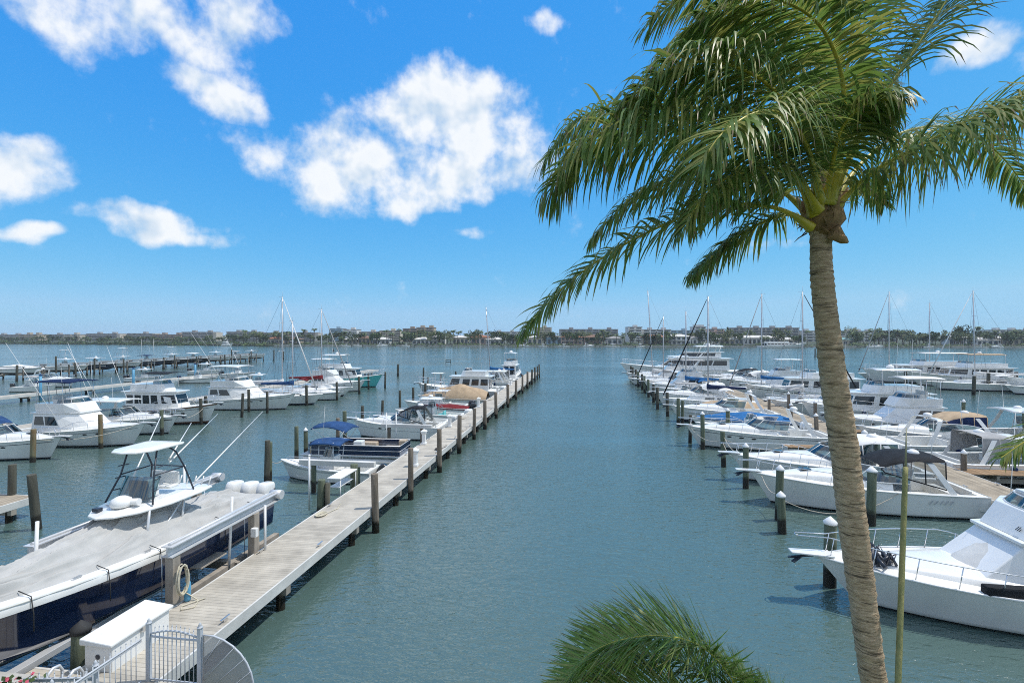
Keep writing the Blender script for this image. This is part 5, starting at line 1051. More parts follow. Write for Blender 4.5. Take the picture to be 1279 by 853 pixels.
rope('dark slack line along the hull of the bottom right flybridge boat', (8.7, 19.3, 1.0), (13.6, 16.55, 1.05), .55, .014, 'ropedk')
rope('dark line dipping from the capped piling across the water at bottom right', (8.8, 19.2, .8), (16.0, 15.0, .9), .8, .014, 'ropedk')
rope('pale line between two green pilings behind the third cruiser', (9.2, 36, 1.9), (14.4, 38.5, 1.1), .5, .02)
rope('pale line from the flybridge boat bow at left to the rust stained piling', (-35.2, 36.6, 1.8), (-37.9, 30.6, 1.6), .5, .02)
rope('pale line from the express boat bow at left to the green piling', (-36.2, 41.4, 1.5), (-37.2, 45.8, 1.6), .4, .02)
rope('pale line from the big sportfisher stern to a dark piling', (-46.4, 55.2, 1.3), (-41.2, 51.2, 1.0), .5, .02)
rope('pale line from the small console boat bow to the leaning dark piling', (-18.5, 29.6, 1.1), (-18.75, 28.5, 1.3), .2, .018)
# ------------------------------------------------------------------ far shore
LEAF = [mat('dark_leaves', (.050, .095, .026), .7, var=.3, scale=.25), mat('mid_leaves', (.080, .135, .034), .7, var=.3, scale=.25), mat('olive_leaves', (.115, .145, .046), .7, var=.3, scale=.25)]
BARK = mat('bark', (.12, .09, .065), .9, var=.2)
SH = [(-250, 428.6), (0, 429.4), (180, 430.6), (330, 432.2), (640, 433.0), (900, 433.6), (1279, 434.4), (1600, 434.4)]
def shoreD(px):
    for (a, ya), (c, yc) in zip(SH, SH[1:]):
        if a <= px <= c: return FPX * CAM_H / (lerp(ya, yc, (px - a) / (c - a)) - HY)
    return 480
def shp(px, back=0, z=0): return at(px, shoreD(px) + back, z)
fs = MB(); xs_ = [-250 + i * 37 for i in range(51)]
fs.loft([[shp(x, 0, -.5), shp(x, 0, .8), shp(x, 6, 1.5), shp(x, 260, 2.0), shp(x, 620, 8.9)] for x in xs_], False, False, smooth=False)
tag(fs.build('far_shore_land', mat('shore_ground', (.05, .065, .03), .95, var=.3, scale=.05)), 'low green land of the far shore across the lagoon', 'land', kind='structure')
sw = MB(); sw.loft([[shp(x, -1.2, -.5), shp(x, -1.2, 1.15), shp(x, -.3, 1.15)] for x in xs_ if x > 320], False, False, smooth=False); tag(sw.build('sea_wall', M['concrete']), 'long low concrete sea wall in front of the far houses', 'sea wall')
def crown_mesh(rx, rz, n, seed, mi, leaf=1.0):
    r = random.Random(seed); mb = MB(); cl = [(Vector((r.gauss(0, .45) * rx, r.gauss(0, .45) * rx, r.uniform(-.6, .75) * rz)), r.uniform(.3, .55) * rx) for _ in range(9)]
    for _ in range(n):
        c, q = r.choice(cl); d = Vector((r.gauss(0, 1), r.gauss(0, 1), r.gauss(0, .8))).normalized(); p = c + d * q * r.uniform(.6, 1)
        u = Vector((r.gauss(0, 1), r.gauss(0, 1), r.gauss(0, 1))).normalized(); w = u.orthogonal().normalized(); k = leaf * r.uniform(.6, 1.3)
        mb.add([p + u * k, p + w * k * .6, p - u * k, p - w * k * .6], [(0, 1, 2, 3)], mi if r.random() < .8 else (mi + 1) % 3)
    return mb
TREES = []
for i in range(6):
    root = thing('shade_tree', 'tree', 'tree', (0, 0, 0)); h = 5.2 + (i % 3) * 1.1; mb = MB(); mb.tube([(0, 0, 0), (.2, .1, h * .5), (.1, 0, h * .8)], [.35, .25, .12], 6)
    for k in range(3): a = k * 2.1; mb.tube([(.15, .05, h * .45), (1.4 * math.cos(a), 1.4 * math.sin(a), h * .8)], [.16, .06], 5)
    mb.build('trunk', BARK, root); c = crown_mesh(4.2 + i % 3 * .6, 3.0 + (i % 2) * .8, 420, i, i % 3, .66).build('crown', LEAF, root); c.location = (0, 0, h); TREES.append(root)
PALMS = []
for i in range(4):
    root = thing('palm_tree', 'palm', 'tree', (0, 0, 0)); h = 8.5 + i * 1.3; r = random.Random(i); bx, by = r.uniform(-1, 1), r.uniform(-1, 1); mb = MB(); mb.tube([(0, 0, 0), (bx * .5, by * .5, h * .5), (bx, by, h)], [.28, .2, .17], 6); mb.build('trunk', BARK, root)
    c = MB()
    for k in range(16):
        a = k * 2.4; e = r.uniform(-.3, .9); p = Vector((bx, by, h)); d = Vector((math.cos(a) * math.cos(e), math.sin(a) * math.cos(e), math.sin(e))); sd_ = Vector((-math.sin(a), math.cos(a), 0)); L_ = r.uniform(2.4, 3.4); pts = []
        for j in range(6): pts.append(p.copy()); d = (d + Vector((-.05, 0, -.28))).normalized(); p = p + d * L_ / 5
        for q in (1, -1): c.loft([[pt, pt + sd_ * q * .55 * math.sin(math.pi * (j + .6) / 6.4) + Vector((0, 0, -.35 * math.sin(math.pi * (j + .6) / 6.4)))] for j, pt in enumerate(pts)], False, False, 0 if k % 3 else 1, False)
    c.build('crown', LEAF, root); PALMS.append(root)
cnt = {}
first = {}
def plant(kind, px, back, sc, where, z=1.4):
    lst = TREES if kind == 't' else PALMS; k = rnd.randrange(len(lst)); src = lst[k]
    o = src if (kind, k) not in first else copy_tree(src); first[(kind, k)] = 1
    o.location = shp(px, back, z); o.rotation_euler = (0, 0, rnd.uniform(0, 6.28)); o.scale = (sc,) * 3
    key = (kind, where); cnt[key] = cnt.get(key, 0) + 1
    tag(o, ('bushy green tree %s, number %s there' if kind == 't' else 'tall palm %s, %s there') % (where, nth(cnt[key] - 1)) if False else ('%s bushy tree from the left %s' if kind == 't' else '%s palm from the left %s') % (nth(cnt[key] - 1), where), 'tree', 'trees on the far shore')
ZONES = [(-20, 96, 'below the leftmost far apartment blocks'), (96, 180, 'below the low blocks left of the islet'), (180, 285, 'around the mangrove islet'), (285, 405, 'beside the orange roofed house at left'), (405, 500, 'before the blue glass tower'), (500, 560, 'before the brown tower'), (560, 660, 'among the villas left of centre'),
         (660, 720, 'below the tan tower'), (720, 800, 'among the pink villas'), (800, 880, 'around the big terracotta villa'), (880, 960, 'around the white arched villa'), (960, 1010, 'left of the palm trunk'), (1060, 1150, 'right of the palm trunk'), (1150, 1220, 'behind the far right masts'), (1220, 1300, 'at the right edge')]
for a, c, wh in ZONES:
    n = int((c - a) / (5.0 if a < 1040 else 4.2))
    ordx = sorted(a + (c - a) * (i + rnd.random()) / n for i in range(n))
    for px in ordx:
        pp = px > 285 and rnd.random() < .42
        left = px < 285
        plant('p' if pp else 't', px, rnd.choice([4, 8, 16, 30, 45]) + (3 if not left else 6), rnd.uniform(.68, 1.12) * (.62 if left else 1.15 if px > 1040 else 1.0), wh)
# low mangrove and hedge masses that nobody could count
mg = MB(); r = random.Random(11)
for _ in range(26000):
    px = r.uniform(-60, 1330); left = px < 330 or 1060 < px < 1160
    if not left and r.random() < .62: continue
    islet = 192 < px < 230 and r.random() < .6
    bk = r.uniform(-16, -4) if islet else r.uniform(-2.2, 22)
    top = 3.6 if left else 3.0
    hz = r.random() ** .8 * top * (.6 + .4 * math.sin(px * .21) * math.sin(px * .057 + 1)); p = shp(px, bk, .3 + hz)
    u = Vector((r.gauss(0, 1), r.gauss(0, 1), r.gauss(0, 1))).normalized(); w_ = u.orthogonal().normalized(); k = r.uniform(.5, 1.1)
    mg.add([p + u * k, p + w_ * k * .6, p - u * k, p - w_ * k * .6], [(0, 1, 2, 3)], 0 if r.random() < .6 else 1)
tag(mg.build('mangrove_thicket', LEAF), 'low mangrove and hedge thicket along the far waterline', 'thicket', kind='stuff')
# buildings ------------------------------------------------------------
WALLM = {k: mat(k + '_stucco', c, .9, var=.06, scale=.05) for k, c in dict(tan=(.50, .41, .30), beige=(.60, .54, .45), grey=(.36, .35, .34), white=(.74, .73, .70), brown=(.36, .27, .21), pale=(.62, .62, .60), blue=(.36, .52, .62), pink=(.58, .42, .35), cream=(.66, .59, .46)).items()}
ROOFM = {k: mat(k + '_roof', c, .85, var=.15, scale=.3) for k, c in dict(terracotta=(.36, .15, .075), whiter=(.66, .64, .60), greyr=(.30, .29, .28), brownr=(.22, .13, .085), tealr=(.20, .36, .36)).items()}
GLB = mat('facade_glass', (.06, .09, .115), .25, var=.2, scale=.3)
def block(label, px0, px1, pyt, col, back=150, floors=5, wing=None, dep=16, glass=.55, cat='apartment block', name='apartment_building', group='apartment blocks on the far shore', balc=True, pent=0):
    D = shoreD((px0 + px1) / 2) + back; p0, p1 = at(px0, D), at(px1, D); top = CAM_H - (pyt - 1.2 - HY) / FPX * D; W_ = (p1 - p0).length; H = top - 1.5
    t = thing(name, label, cat, tuple((p0 + p1) / 2 + Vector((0, 0, 1.5))), math.atan2((p1 - p0).y, (p1 - p0).x), group)
    mb = MB(); mb.box((0, dep / 2, H / 2), (W_, dep, H)); body = mb.build('wall', WALLM[col], t)
    fh = H / floors; bays = max(2, int(W_ / 7))
    for f in range(floors):
        gb = MB()
        for k in range(bays):
            x = -W_ / 2 + (k + .5) * W_ / bays; gb.box((x, -.02, f * fh + fh * .5), (W_ / bays * glass * 1.25, .12, fh * .62))
        gb.build('window_row', GLB, t)
        if balc and f: s_ = MB(); s_.box((0, -.75, f * fh), (W_ * .96, 1.5, .22)); s_.box((0, -1.46, f * fh + .5), (W_ * .96, .06, .85)); s_.build('balcony', WALLM[col], t)
    rf = MB(); rf.box((0, dep / 2, H + .25), (W_ + .8, dep + .8, .5)); rf.build('roof', ROOFM['greyr'], t)
    for k in range(max(1, int(W_ / 18)) + pent):
        pn = MB(); pn.box((-W_ / 2 + (k + .6) * W_ / (max(1, int(W_ / 18)) + pent), dep / 2, H + 1.5), (4.5, 5, 2.4)); pn.build('rooftop_house', WALLM[col], t)
    if wing:
        for side in wing: wb = MB(); wb.box((side * (W_ / 2 + 2.2), dep / 2 - 1, H * .49), (4.4, dep * .9, H * .98)); wb.build('stair_wing', WALLM['beige'], t)
BL = [(-30, 24, 419.4, 'grey', 240, 5), (24, 47, 419.0, 'tan', 190, 4), (52, 80, 419.2, 'grey', 230, 5), (80, 97, 419.0, 'beige', 185, 4), (108, 146, 418.3, 'grey', 210, 5), (158, 190, 417.9, 'grey', 230, 5), (190, 226, 419.3, 'brown', 180, 4), (227, 266, 416.2, 'grey', 200, 6), (283, 321, 416.0, 'grey', 190, 6), (322, 354, 417.2, 'grey', 170, 5),
      (355, 393, 416.8, 'grey', 180, 5), (411, 427, 412.0, 'blue', 170, 8), (428, 446, 413.0, 'white', 165, 8), (449, 474, 416.0, 'beige', 150, 5), (474, 500, 414.5, 'cream', 160, 5), (503, 521, 412.0, 'brown', 140, 6), (520, 542, 410.5, 'tan', 145, 6), (614, 662, 416.0, 'pale', 230, 5), (668, 689, 410.5, 'cream', 170, 7), (700, 772, 412.8, 'grey', 190, 5),
      (785, 802, 410.0, 'white', 170, 6), (803, 838, 413.2, 'pale', 180, 5), (838, 870, 414.2, 'blue', 190, 5), (868, 882, 409.8, 'pale', 180, 6), (882, 905, 412.5, 'pink', 190, 5), (915, 998, 411.0, 'grey', 200, 5), (1000, 1056, 414.8, 'pale', 210, 4), (1056, 1095, 415.0, 'pale', 220, 4), (1095, 1120, 416.8, 'grey', 220, 4), (1240, 1300, 413.6, 'pale', 200, 4)]
for i, (a, c, y, col, bk, fl_) in enumerate(BL):
    block('%s %s storey apartment block on the far shore, %s from the left' % (col, {4: 'four', 5: 'five', 6: 'six', 7: 'seven', 8: 'eight'}[fl_], nth(i)), a, c, y, col, bk, fl_, wing=(1,) if col == 'grey' and i < 12 else None, pent=1 if col in ('tan', 'pale') else 0)
def house(label, px, w, h, roof, col, back=22, d=12, pitch=.32, two=False):
    p = shp(px, back, 1.5); t = thing('house', label, 'house', tuple(p), YAW + math.atan((px - 639.5) / FPX) * -.4, 'waterfront houses on the far shore')
    mb = MB(); mb.box((0, d / 2, h / 2), (w, d, h)); mb.build('wall', WALLM[col], t); e = .9; rh = d * pitch * .5
    mb = MB(); b_ = [(-w / 2 - e, -e, h), (w / 2 + e, -e, h), (w / 2 + e, d + e, h), (-w / 2 - e, d + e, h)]; k = d / 2 + e
    mb.add(b_ + [(-w / 2 - e + k, d / 2, h + rh), (w / 2 + e - k, d / 2, h + rh)], [(0, 1, 5, 4), (1, 2, 5), (2, 3, 4, 5), (3, 0, 4), (3, 2, 1, 0)]); mb.build('roof', ROOFM[roof], t)
    n = max(3, int(w / 3.2))
    for f in range(2 if two else 1):
        for i in range(n):
            mb = MB(); mb.box((-w / 2 + (i + .5) * w / n, -.02, h * (.25 + .5 * f if two else .45)), (w / n * .6, .1, h * (.3 if two else .55))); mb.build('window', GLB, t)
    if two: mb = MB(); mb.box((0, -.7, h * .5), (w * .8, 1.4, .25)); mb.build('balcony', WALLM['white'], t)
HS = [(343, 13, 4.5, 'terracotta', 'beige', False), (365, 13, 4, 'brownr', 'tan', False), (437, 11, 4, 'whiter', 'cream', False), (457, 13, 5, 'brownr', 'tan', False), (476, 14, 4, 'whiter', 'white', False), (528, 17, 4, 'whiter', 'white', False), (546, 13, 6, 'greyr', 'white', True), (575, 13, 5.5, 'whiter', 'cream', False), (600, 15, 6, 'terracotta', 'pink', False), (618, 15, 4, 'whiter', 'white', False), (648, 13, 4.5, 'greyr', 'pale', False),
      (668, 12, 5.5, 'whiter', 'cream', False), (692, 12, 6, 'greyr', 'blue', False), (714, 17, 6, 'terracotta', 'pink', True), (741, 14, 6, 'brownr', 'pink', True), (768, 12, 5, 'greyr', 'pale', False), (819, 20, 6, 'terracotta', 'tan', True), (848, 18, 6.5, 'whiter', 'white', True), (868, 10, 5, 'greyr', 'white', False), (905, 15, 4, 'whiter', 'cream', False), (945, 32, 5.5, 'whiter', 'white', False), (985, 14, 4, 'whiter', 'cream', False),
      (1056, 12, 4, 'tealr', 'cream', False), (1203, 18, 5.5, 'whiter', 'white', False), (1230, 17, 4, 'whiter', 'white', False), (1262, 18, 5.0, 'whiter', 'cream', False), (1284, 16, 5.0, 'terracotta', 'pink', False)]
for i, (px, w_, h, rf, col, two) in enumerate(HS):
    house('%s waterfront house with %s roof on the far shore, %s from the left' % (('two storey ' if two else 'low ') + {'pale': 'pale grey'}.get(col, col), {'whiter': 'white', 'greyr': 'grey', 'brownr': 'brown', 'tealr': 'teal', 'terracotta': 'terracotta'}[rf], nth(i)), px, w_, h, rf, col, 14 if two else 18, two=two)
# boats and jetty along the far shore
for i, (px, L_, k) in enumerate([(432, 8, 0), (447, 7, 0), (478, 9, 1), (507, 7, 0), (654, 8, 1), (678, 7, 0), (704, 9, 0), (735, 8, 1), (765, 11, 0), (800, 7, 0), (880, 8, 0), (893, 9, 1), (1094, 11, 1), (1160, 8, 0), (1225, 9, 0), (1245, 8, 1)]):
    p = shp(px, -7); f = console if k == 0 else express; f('moored_boat', 'tiny white boat moored at the far sea wall, %s from the left' % nth(i), p.x, p.y, rnd.choice([0, 180]) + 8, L_, group='boats at the far sea wall')
p = shp(978, -9); b = trawler('motor_yacht', 'long low white yacht moored at the far shore beyond the wide dock', p.x, p.y, 8, 34, top=None, win=6, group='boats at the far sea wall', long_=.7)
p = shp(284, -12); trawler('motor_yacht', 'tiny motor boat at the far jetty left of the tallest left mast', p.x, p.y, 8, 9, group='boats at the far sea wall')
t = thing('jetty', 'long thin jetty on posts at the far shore left of centre', 'jetty', tuple(shp(272, -10))); t.rotation_euler = (0, 0, YAW)
mb = MB(); mb.box((22, 0, 1.5), (52, 1.6, .3)); mb.build('deck', M['graywood'], t)
for k in range(14): mb = MB(); mb.tube([(-3 + k * 3.9, 0, -1), (-3 + k * 3.9, 0, 2.2)], .25, 6); mb.build('post', M['pile_dark'], t)
t = thing('conifer', 'dark pointed conifer rising above the roofs left of the long grey block', 'tree', tuple(shp(909, 60, 1.5))); mb = MB(); mb.tube([(0, 0, 0), (0, 0, 12)], [.4, .1], 6); mb.build('trunk', BARK, t); mb = MB(); r = random.Random(5)
for _ in range(500):
    z = r.uniform(2, 14.5); q = (15 - z) / 13 * 3.0 * r.random() ** .4; a = r.uniform(0, 6.28); p = Vector((q * math.cos(a), q * math.sin(a), z)); u = Vector((r.gauss(0, 1), r.gauss(0, 1), r.gauss(0, 1))).normalized() * .6; w_ = u.orthogonal() * .6; mb.add([p + u, p + w_, p - u, p - w_], [(0, 1, 2, 3)])
mb.build('crown', LEAF, t)

# the air between the balcony and the far shore
hz = MB(); hz.box((0, 700, 19.5), (3700, 1540, 44)); HZ = bpy.data.materials.new('haze_air'); HZ.use_nodes = True; _t = HZ.node_tree; _t.nodes.remove(_t.nodes['Principled BSDF'])
pv = nn(_t, 'ShaderNodeVolumePrincipled'); pv.inputs['Density'].default_value = .00019; pv.inputs['Color'].default_value = (.80, .88, .96, 1); _t.links.new(pv.outputs[0], _t.nodes['Material Output'].inputs['Volume'])
tag(hz.build('haze', HZ), 'thin bluish sea haze over the whole lagoon', 'haze', kind='stuff')
# ------------------------------------------------------------------ palms near the balcony
def leafmat(name, c1, c2, tr=.42):
    m = mat(name, c1, .44, var=.2, col2=c2, scale=1.3, spec=.4); t = m.node_tree; b = t.nodes['Principled BSDF']
    tl = nn(t, 'ShaderNodeBsdfTranslucent'); t.links.new(b.inputs['Base Color'].links[0].from_socket, tl.inputs[0])
    x = nn(t, 'ShaderNodeMixShader'); x.inputs[0].default_value = tr; t.links.new(b.outputs[0], x.inputs[1]); t.links.new(tl.outputs[0], x.inputs[2]); t.links.new(x.outputs[0], t.nodes['Material Output'].inputs[0]); return m
PL = [leafmat('palm_leaflet_green', (.185, .285, .062), (.105, .185, .046)), leafmat('palm_leaflet_olive', (.36, .36, .09), (.20, .24, .065)), leafmat('palm_leaflet_brown_tip', (.26, .19, .09), (.15, .12, .05))]
STEM = mat('frond_stem', (.58, .46, .045), .45, var=.2, scale=4, col2=(.34, .32, .045))
FIB = mat('palm_fibre', (.40, .25, .125), .95, var=.3, scale=6, bump=.8, bscale=30)
def spline(pts, n):
    out = []; k = len(pts)
    for i in range(n + 1):
        u = i / n * (k - 1); j = min(int(u), k - 2); f = u - j; p0, p1, p2, p3 = pts[max(j - 1, 0)], pts[j], pts[j + 1], pts[min(j + 2, k - 1)]
        out.append(.5 * ((2 * p1) + (p2 - p0) * f + (2 * p0 - 5 * p1 + 4 * p2 - p3) * f * f + (3 * p1 - p0 - 3 * p2 + p3) * f ** 3))
    return out
WIND = Vector((-.40, .0, 0))
def frond(parent, pts, Lm=1.0, n=100, start=.16, grav=.5, wind=.5, w=.0145, seed=0, stem_r=.035, side_bias=(1, 1), fwd=.55, up=None, off=Vector((0, 0, 0)), g2=1.0):
    r = random.Random(seed); P_ = spline([Vector(p) - off for p in pts], 60)
    sm = MB(); sm.tube(P_, [lerp(stem_r, .005, (i / 60) ** .5) + stem_r * .7 * max(0, 1 - i / 9) for i in range(61)], 6); fo = MB()
    for i in range(n):
        s = lerp(start, .995, (i / n) ** .95); j = min(int(s * 60), 59); base = P_[j].lerp(P_[j + 1], s * 60 - j); T = (P_[min(j + 2, 60)] - P_[max(j - 2, 0)]).normalized()
        Bn = T.cross(up or Vector((0, 0, 1))); Bn = Bn.normalized() if Bn.length > .05 else Vector((1, 0, 0)); Nn = Bn.cross(T)
        prof = (.45 + .55 * min(1, (s - start) / .22)) * (1 - .62 * max(0, (s - .55) / .45) ** 1.4)
        for sd_ in (1, -1):
            if r.random() < .03: continue
            L_ = Lm * prof * r.uniform(.85, 1.08) * side_bias[0 if sd_ > 0 else 1]
            d = (T * (fwd + .35 * s) + Bn * sd_ * .85 + Nn * r.uniform(-.05, .5) + Vector((r.gauss(0, .12), r.gauss(0, .12), r.gauss(0, .10)))).normalized(); p = base.copy(); k = 6; vs = []; ww = w * r.uniform(.8, 1.2)
            gg = grav * r.uniform(.55, 1.5) * g2; jit = Vector((r.gauss(0, .07), r.gauss(0, .07), r.gauss(0, .05))); kink = r.uniform(.3, 1.0) if r.random() < .3 else 0
            for q in range(k + 1):
                u = q / k; wv = (T - d * T.dot(d)); wv = wv.normalized() if wv.length > .05 else Nn
                hw = ww * (1 - u ** 2.5) * (.55 + .9 * min(1, u * 4)) * .75
                vs += [p + wv * hw, p - wv * hw]
                d = (d + (Vector((0, 0, -1)) * gg + WIND * wind + jit) * (.12 + .32 * u) + (Vector((0, 0, -.5)) * kink if q == 3 else Vector())).normalized(); p = p + d * L_ / k
            mi = 0 if r.random() < .62 else 1
            fo.add(vs, [(2 * q, 2 * q + 1, 2 * q + 3, 2 * q + 2) for q in range(k)], mi, True)
            if r.random() < .35: fo.m[-1] = 2
    o = fo.build('frond', PL, parent); sm.build('stem', STEM, o); return o
TD = 6.0
trunk_px = [(1112, 960, 33), (1092, 853, 32), (1079, 760, 33), (1066, 660, 35), (1057, 580, 35), (1047, 510, 34), (1037, 440, 32), (1030, 380, 29), (1026, 330, 27), (1025, 285, 27)]
tp = [ray(x, y, TD + .0) for x, y, _ in trunk_px]
base = tp[0] + Vector((.30, .0, -3.2)); base.z = 1.3
proot = thing('coconut_palm', 'tall coconut palm with ringed grey trunk and windblown crown in front of the docks', 'palm tree', tuple(base))
TP = [base] + tp; TR = [.22] + [w_ * TD / FPX / 2 * .88 for _, _, w_ in trunk_px]
tc_ = spline(TP, 220); rr = []
for i in range(221):
    u = i / 220 * (len(TR) - 1); j = min(int(u), len(TR) - 2); rr.append(lerp(TR[j], TR[j + 1], u - j))
tb = MB(); K = 20; ph = [rnd.uniform(0, 6.28) for _ in range(221)]; rings = []
dacc = 0; ringp = 0; amp = 1; r5 = random.Random(9); nxt = .07
for i, p in enumerate(tc_):
    if i: dacc += (p - tc_[i - 1]).length
    if dacc > nxt: dacc = 0; nxt = r5.uniform(.05, .10); amp = r5.uniform(.4, 1.3)
    saw = 1 + .085 * amp * (1 - dacc / nxt)
    rings.append([p - base + Vector((math.cos(a), math.sin(a), 0)) * rr[i] * saw * (1 + .018 * math.sin(3 * a + i * .13) + .012 * math.sin(7 * a + ph[i] * .2)) for a in [2 * math.pi * k / K for k in range(K)]])
tb.loft(rings, True, True)
TRK = mat('palm_trunk_bark', (.62, .475, .32), .95, col2=(.29, .20, .12), scale=7, stretch=(1.6, 1.6, 6), bump=.7, bscale=22)
_t = TRK.node_tree; _b = _t.nodes['Principled BSDF']; _s = _b.inputs['Base Color'].links[0].from_socket      # dark cracks of the leaf scars
_c = _t.nodes.new('ShaderNodeTexCoord'); _m = _t.nodes.new('ShaderNodeMapping'); _m.inputs['Scale'].default_value = (1.6, 1.6, 20); _t.links.new(_c.outputs['Object'], _m.inputs[0])
_n = nn(_t, 'ShaderNodeTexNoise', i_Scale=1.6, i_Detail=4.0, i_Roughness=.7); _t.links.new(_m.outputs[0], _n.inputs['Vector'])
_r = nn(_t, 'ShaderNodeMapRange'); _r.inputs['From Min'].default_value = .35; _r.inputs['From Max'].default_value = .46; _r.inputs['To Min'].default_value = .22; _t.links.new(_n.outputs['Fac'], _r.inputs['Value'])
_x = nn(_t, 'ShaderNodeVectorMath', operation='SCALE'); _t.links.new(_s, _x.inputs[0]); _t.links.new(_r.outputs[0], _x.inputs['Scale']); _t.links.new(_x.outputs[0], _b.inputs['Base Color'])
tb.build('trunk', TRK, proot)
hub = ray(1026, 268, TD)
# fibrous sheath and old leaf bases
fb = MB(); hb = hub - base
fb.lathe((hb.x + .02, hb.y, hb.z - .16), [(.12, -.1), (.17, .0), (.23, .08), (.20, .2), (.14, .34), (.07, .5), (.02, .62)], 14); fb.build('fibre_sheath', FIB, proot)
fs_ = MB(); r6 = random.Random(6)
for _ in range(110):
    a = r6.uniform(0, 6.28); q = r6.uniform(.12, .2); p = hb + Vector((q * math.cos(a), q * math.sin(a), r6.uniform(-.22, .28))); e_ = p + Vector((r6.gauss(0, .08), r6.gauss(0, .08), r6.uniform(-.14, .16))); fs_.tube([p, p.lerp(e_, .5) + Vector((math.cos(a), math.sin(a), 0)) * r6.uniform(0, .04), e_], [.011, .008, .002], 4)
fs_.build('fibre_strands', FIB, proot)
for k, (a, b_, c_) in enumerate([((1038, 292), (1054, 300), (1059, 303)), ((1042, 284), (1050, 296), (1044, 300))]):
    mb = MB(); P_ = [ray(x, y, TD - .2 + .02 * k) - base for x, y in (a, b_, c_)]; mb.tube(P_, [.06, .05, .015], 7); mb.build('old_leaf_base', FIB, proot)
for k in range(9):
    a = k * .7 + .2; mb = MB(); p = hb + Vector((.10 * math.cos(a), .10 * math.sin(a), -.05)); q = p + Vector((.16 * math.cos(a), .16 * math.sin(a), .22 + .05 * (k % 3))); mb.tube([p, p.lerp(q, .5) + Vector((0, 0, -.02)), q], [.07, .055, .01], 7); mb.build('leaf_base', FIB, proot)
# (control points px, py, depth offset), leaflet length, count, options
FR = [
 ([(1012, 284, -.1), (985, 266, -.25), (950, 257, -.3), (890, 258, -.35), (790, 300, -.4), (712, 352, -.4), (657, 410, -.4)], .85, 84, dict(grav=.95, wind=.10, start=.30, fwd=.28)),
 ([(1016, 268, -.15), (1000, 235, -.3), (955, 183, -.6), (880, 152, -.8), (805, 150, -.9), (738, 175, -.9), (690, 236, -.8)], 1.15, 110, dict(grav=1.5, wind=.10, start=.16, fwd=.25)),
 ([(1018, 262, .15), (985, 200, .3), (935, 160, .5), (860, 134, .6), (790, 132, .6), (725, 148, .6), (684, 196, .5)], 1.0, 95, dict(grav=1.3, wind=.12, fwd=.25)),
 ([(1014, 270, .05), (975, 238, .2), (925, 215, .4), (870, 214, .6), (800, 240, .6), (745, 292, .6)], .95, 86, dict(grav=1.2, wind=.18, fwd=.3)),
 ([(1018, 282, .2), (985, 268, .5), (940, 284, .8), (900, 312, .9), (868, 340, 1.0)], .78, 74, dict(grav=1.1, wind=.05, start=.2, fwd=.25)),
 ([(1022, 258, -.2), (1008, 180, -.5), (965, 112, -.9), (905, 80, -1.1), (840, 85, -1.1), (780, 130, -1.0)], .95, 95, dict(grav=1.2, wind=.2, fwd=.3, start=.18)),
 ([(1026, 252, .2), (1020, 160, .5), (995, 70, .9), (940, 30, 1.1), (880, 35, 1.2), (820, 75, 1.2)], 1.0, 90, dict(grav=1.0, wind=.25, fwd=.3, start=.2)),
 ([(1030, 250, 0), (1030, 130, .0), (1000, 25, .1), (950, -30, .1), (880, -25, .1), (815, 25, .1)], 1.05, 92, dict(grav=1.0, wind=.35, fwd=.3, start=.2)),
 ([(1036, 255, -.2), (1052, 180, -.45), (1052, 100, -.7), (1028, 38, -.9), (985, 5, -1.1), (930, 0, -1.2), (870, 25, -1.2)], 1.15, 110, dict(grav=1.0, wind=.75, fwd=.2, start=.2, side_bias=(1, .7))),
 ([(1038, 250, -.2), (1066, 185, -.35), (1104, 120, -.45), (1146, 58, -.5), (1180, 5, -.5), (1212, -50, -.5)], .85, 80, dict(grav=1.0, wind=.0, start=.26, fwd=.40)),
 ([(1040, 266, -.1), (1062, 240, -.2), (1095, 212, -.35), (1150, 182, -.5), (1215, 148, -.6), (1280, 120, -.7), (1345, 112, -.7)], 1.1, 105, dict(grav=1.3, wind=.35, start=.18, fwd=.2)),
 ([(1034, 250, .1), (1046, 150, .2), (1062, 60, .3), (1062, -10, .3), (1035, -60, .3)], .95, 76, dict(grav=.9, wind=.75, fwd=.2, start=.22, side_bias=(1, .6))),
 ([(1024, 250, -.3), (1010, 190, -.9), (985, 150, -1.4), (950, 140, -1.8), (905, 165, -2.1), (875, 205, -2.2)], .8, 80, dict(grav=1.0, wind=.3, fwd=.3, start=.2)),
 ([(1028, 250, .3), (1010, 150, .9), (960, 90, 1.4), (900, 90, 1.7), (850, 120, 1.8)], .85, 80, dict(grav=1.0, wind=.25, fwd=.3, start=.3)),
 ([(1040, 252, .3), (1080, 200, .6), (1130, 165, .9), (1190, 160, 1.1), (1245, 190, 1.2), (1285, 240, 1.2)], .85, 80, dict(grav=1.2, wind=.2, fwd=.2, start=.25)),
 ([(1044, 266, .3), (1058, 246, .7), (1074, 232, 1.0), (1092, 236, 1.3), (1104, 256, 1.4)], .5, 50, dict(grav=1.0, wind=.05)),
 ([(1040, 258, .5), (1060, 205, .9), (1078, 160, 1.3), (1086, 120, 1.6), (1080, 80, 1.7)], .65, 60, dict(grav=1.0, wind=.2, start=.3)),
 ([(1022, 262, -.25), (1000, 228, -.55), (968, 212, -.85), (925, 216, -1.1), (885, 240, -1.25), (858, 280, -1.3)], .75, 80, dict(grav=1.3, wind=.12, start=.2, fwd=.25)),
 ([(1030, 252, -.2), (1040, 205, -.5), (1052, 160, -.8), (1082, 130, -1.0), (1120, 125, -1.1)], .7, 70, dict(grav=1.2, wind=.4, start=.2, fwd=.25)),
]
for i, (pts, Lm, n, kw) in enumerate(FR):
    frond(proot, [ray(x, y, TD + dz) for x, y, dz in pts], Lm, int(n * 1.7), seed=i, stem_r=.043, off=base, **kw)
